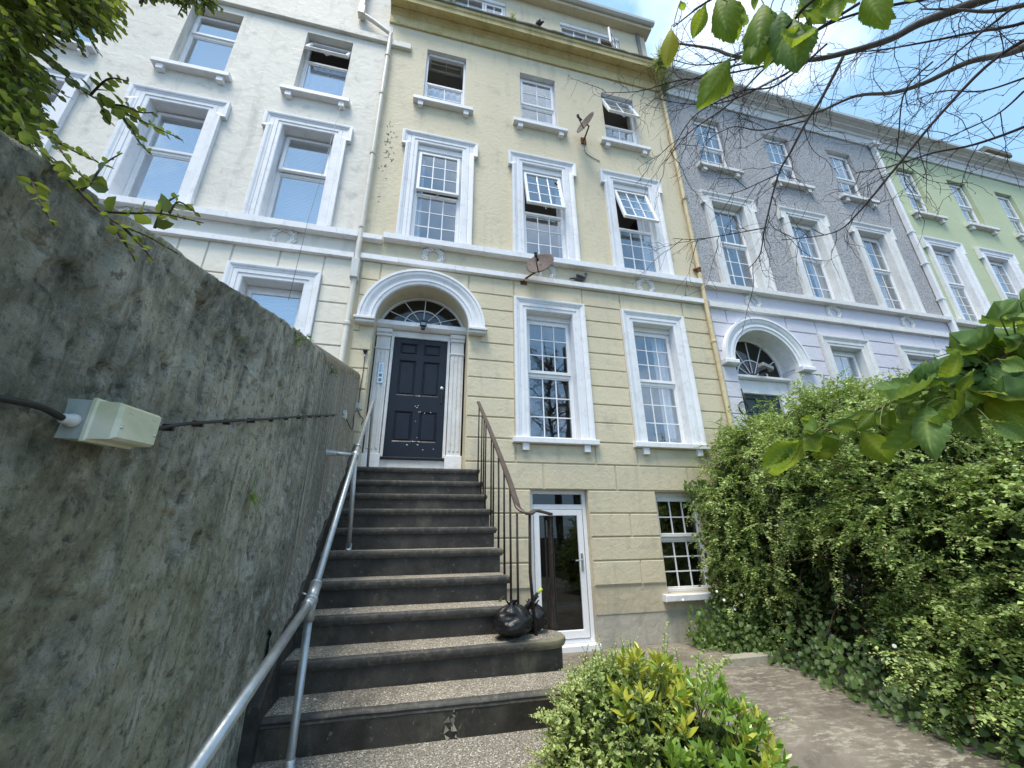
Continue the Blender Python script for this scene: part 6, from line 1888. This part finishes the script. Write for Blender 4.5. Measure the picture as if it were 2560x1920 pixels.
# ------------------------------------------------------------------ plants rooted in cornice, wall and steps
def tuft(label, p, n, ln, mat, name='weed', spread=.7, dirv=(0,-.3,1), leaf=.03):
    t = thing(name, label, 'weed', p)
    Ls_ = [shoot(np.array(p)+rng.normal(0, .02, 3), np.array(dirv)+rng.normal(0, spread, 3), ln*rng.uniform(.5, 1.2), 6, 1.0) for _ in range(n)]
    twigs('stems', Ls_, [(.003, .0012)]*n, M['stem_green'], t, 3)
    P, D, Nn, L2, W2 = leafy(Ls_, leaf*.45, leaf, leaf*.5, .9, .6)
    leaves('foliage', P, D, Nn, L2, W2, mat, t, '8')
    return t
tuft('shaggy weed clump growing from the right end of the yellow cornice', (5.25, -.36, 11.0), 90, .55, M['coto_leaf'], 'cornice_plant', .9, (0,-.3,.2), .05)
tuft('smaller weed clump hanging below the cornice by the ochre drainpipe', (5.38, -.2, 10.45), 40, .40, M['ivy_leaf'], 'cornice_plant', .8, (0,-.4,-.3), .05)
tuft('mossy tuft on the parapet ledge beside the dark pigeon', (1.45, -.36, 11.15), 30, .14, M['coto_leaf'], 'cornice_plant', .8, (0,-.4,.5), .03)
tuft('green weed on the parapet ledge under the attic window', (.05, -.36, 11.15), 14, .2, M['ivy_leaf'], 'cornice_plant', .7, (0,-.2,.6), .04)
wp = at_z(1053*S, 1283*S, SZ[3]); tuft('small green weed sprouting on a gritty tread', (wp.x, SY[4]+.0-.02, SZ[3]), 7, .07, M['ivy_leaf'], 'weed', .7, (0,-.3,.6), .022)
a = on_wall(636, 735); tuft('little leafy weed on top of the garden wall', (a.x, a.y, a.z), 12, .10, M['ivy_leaf'], 'weed', .7, (.3,0,.7), .03)
a = on_wall(715, 800); tuft('mossy weed in a crack near the far end of the garden wall', (a.x+.01, a.y, a.z), 9, .08, M['ivy_leaf'], 'weed', .7, (.4,0,.1), .022)
def fern(p, label):
    t = thing('fern', label, 'fern', p)
    P = []; D = []; Nn = []; Ls = []; Ws = []; ln_ = []
    for d in ((.25, .75, .12), (.35, .55, -.3), (.15, -.25, .75), (.3, .3, -.7), (.25, .5, -.5), (.2, -.1, -.8)):
        L_ = shoot(p, d, rng.uniform(.07, .15), 12, .5, .1); ln_.append(L_)
        for i in range(1, 13):
            tt = unit(L_[i]-L_[i-1]); s = np.cross(tt, [1, 0, 0.]); s = unit(s)
            for g in (-1, 1):
                P.append(L_[i]); D.append(unit(tt*.5+s*g)); Nn.append((1, 0, .2)); k = .022*(1-i/14); Ls.append(k); Ws.append(k*.4)
    leaves('fronds', P, D, Nn, Ls, Ws, M['euon_leaf'], t, '8'); twigs('stems', ln_, [(.0015, .0006)]*len(ln_), M['stem_green'], t, 3)
fp = on_wall(540, 1068, .01); fern(np.array(fp), 'small fern growing out of a crack in the garden wall')

# ------------------------------------------------------------------ trees behind the camera (seen only as reflections in the window glass)
def back_tree(x, y, h, label, seed):
    r2 = np.random.default_rng(seed)
    t = thing('garden_tree', label, 'tree', (x, y, -1.6), 'trees across the garden')
    q = smooth([(x, y, -1.6), (x+.15, y, h*.3), (x-.1, y+.1, h*.62), (x+.1, y, h)]); MB().tube(q, list(np.linspace(.2, .03, len(q))), 10).build('trunk', M['bark_pale'], t, True)
    Ls_ = []
    for i in range(46):
        z = h*(.25+.7*r2.random()); a = r2.random()*6.28
        Ls_.append(shoot((x, y, z), (math.cos(a), math.sin(a), .7), r2.uniform(.9, 2.2), 8, .2, .5))
    twigs('branches', Ls_, [(.035, .008)]*len(Ls_), M['bark'], t, 5)
    sub = []
    for L_ in Ls_:
        for k in range(9):
            i = int(r2.integers(2, 8)); sub.append(shoot(L_[i], r2.normal(0, 1, 3)+np.array([0,0,.3]), r2.uniform(.3, .9), 5, .3, .4))
    twigs('twigs', sub, [(.008, .003)]*len(sub), M['bark'], t, 3)
    P, D, Nn, L2, W2 = leafy(sub, .12, .10, .06)
    leaves('crown', P, D, Nn, L2, W2, M['ivy_leaf'], t)
back_tree(6.6, -12.5, 9.0, 'tall half-bare garden tree across the path from the yellow house', 3)
back_tree(9.8, -13.5, 8.0, 'broad leafy garden tree further along the path', 5)
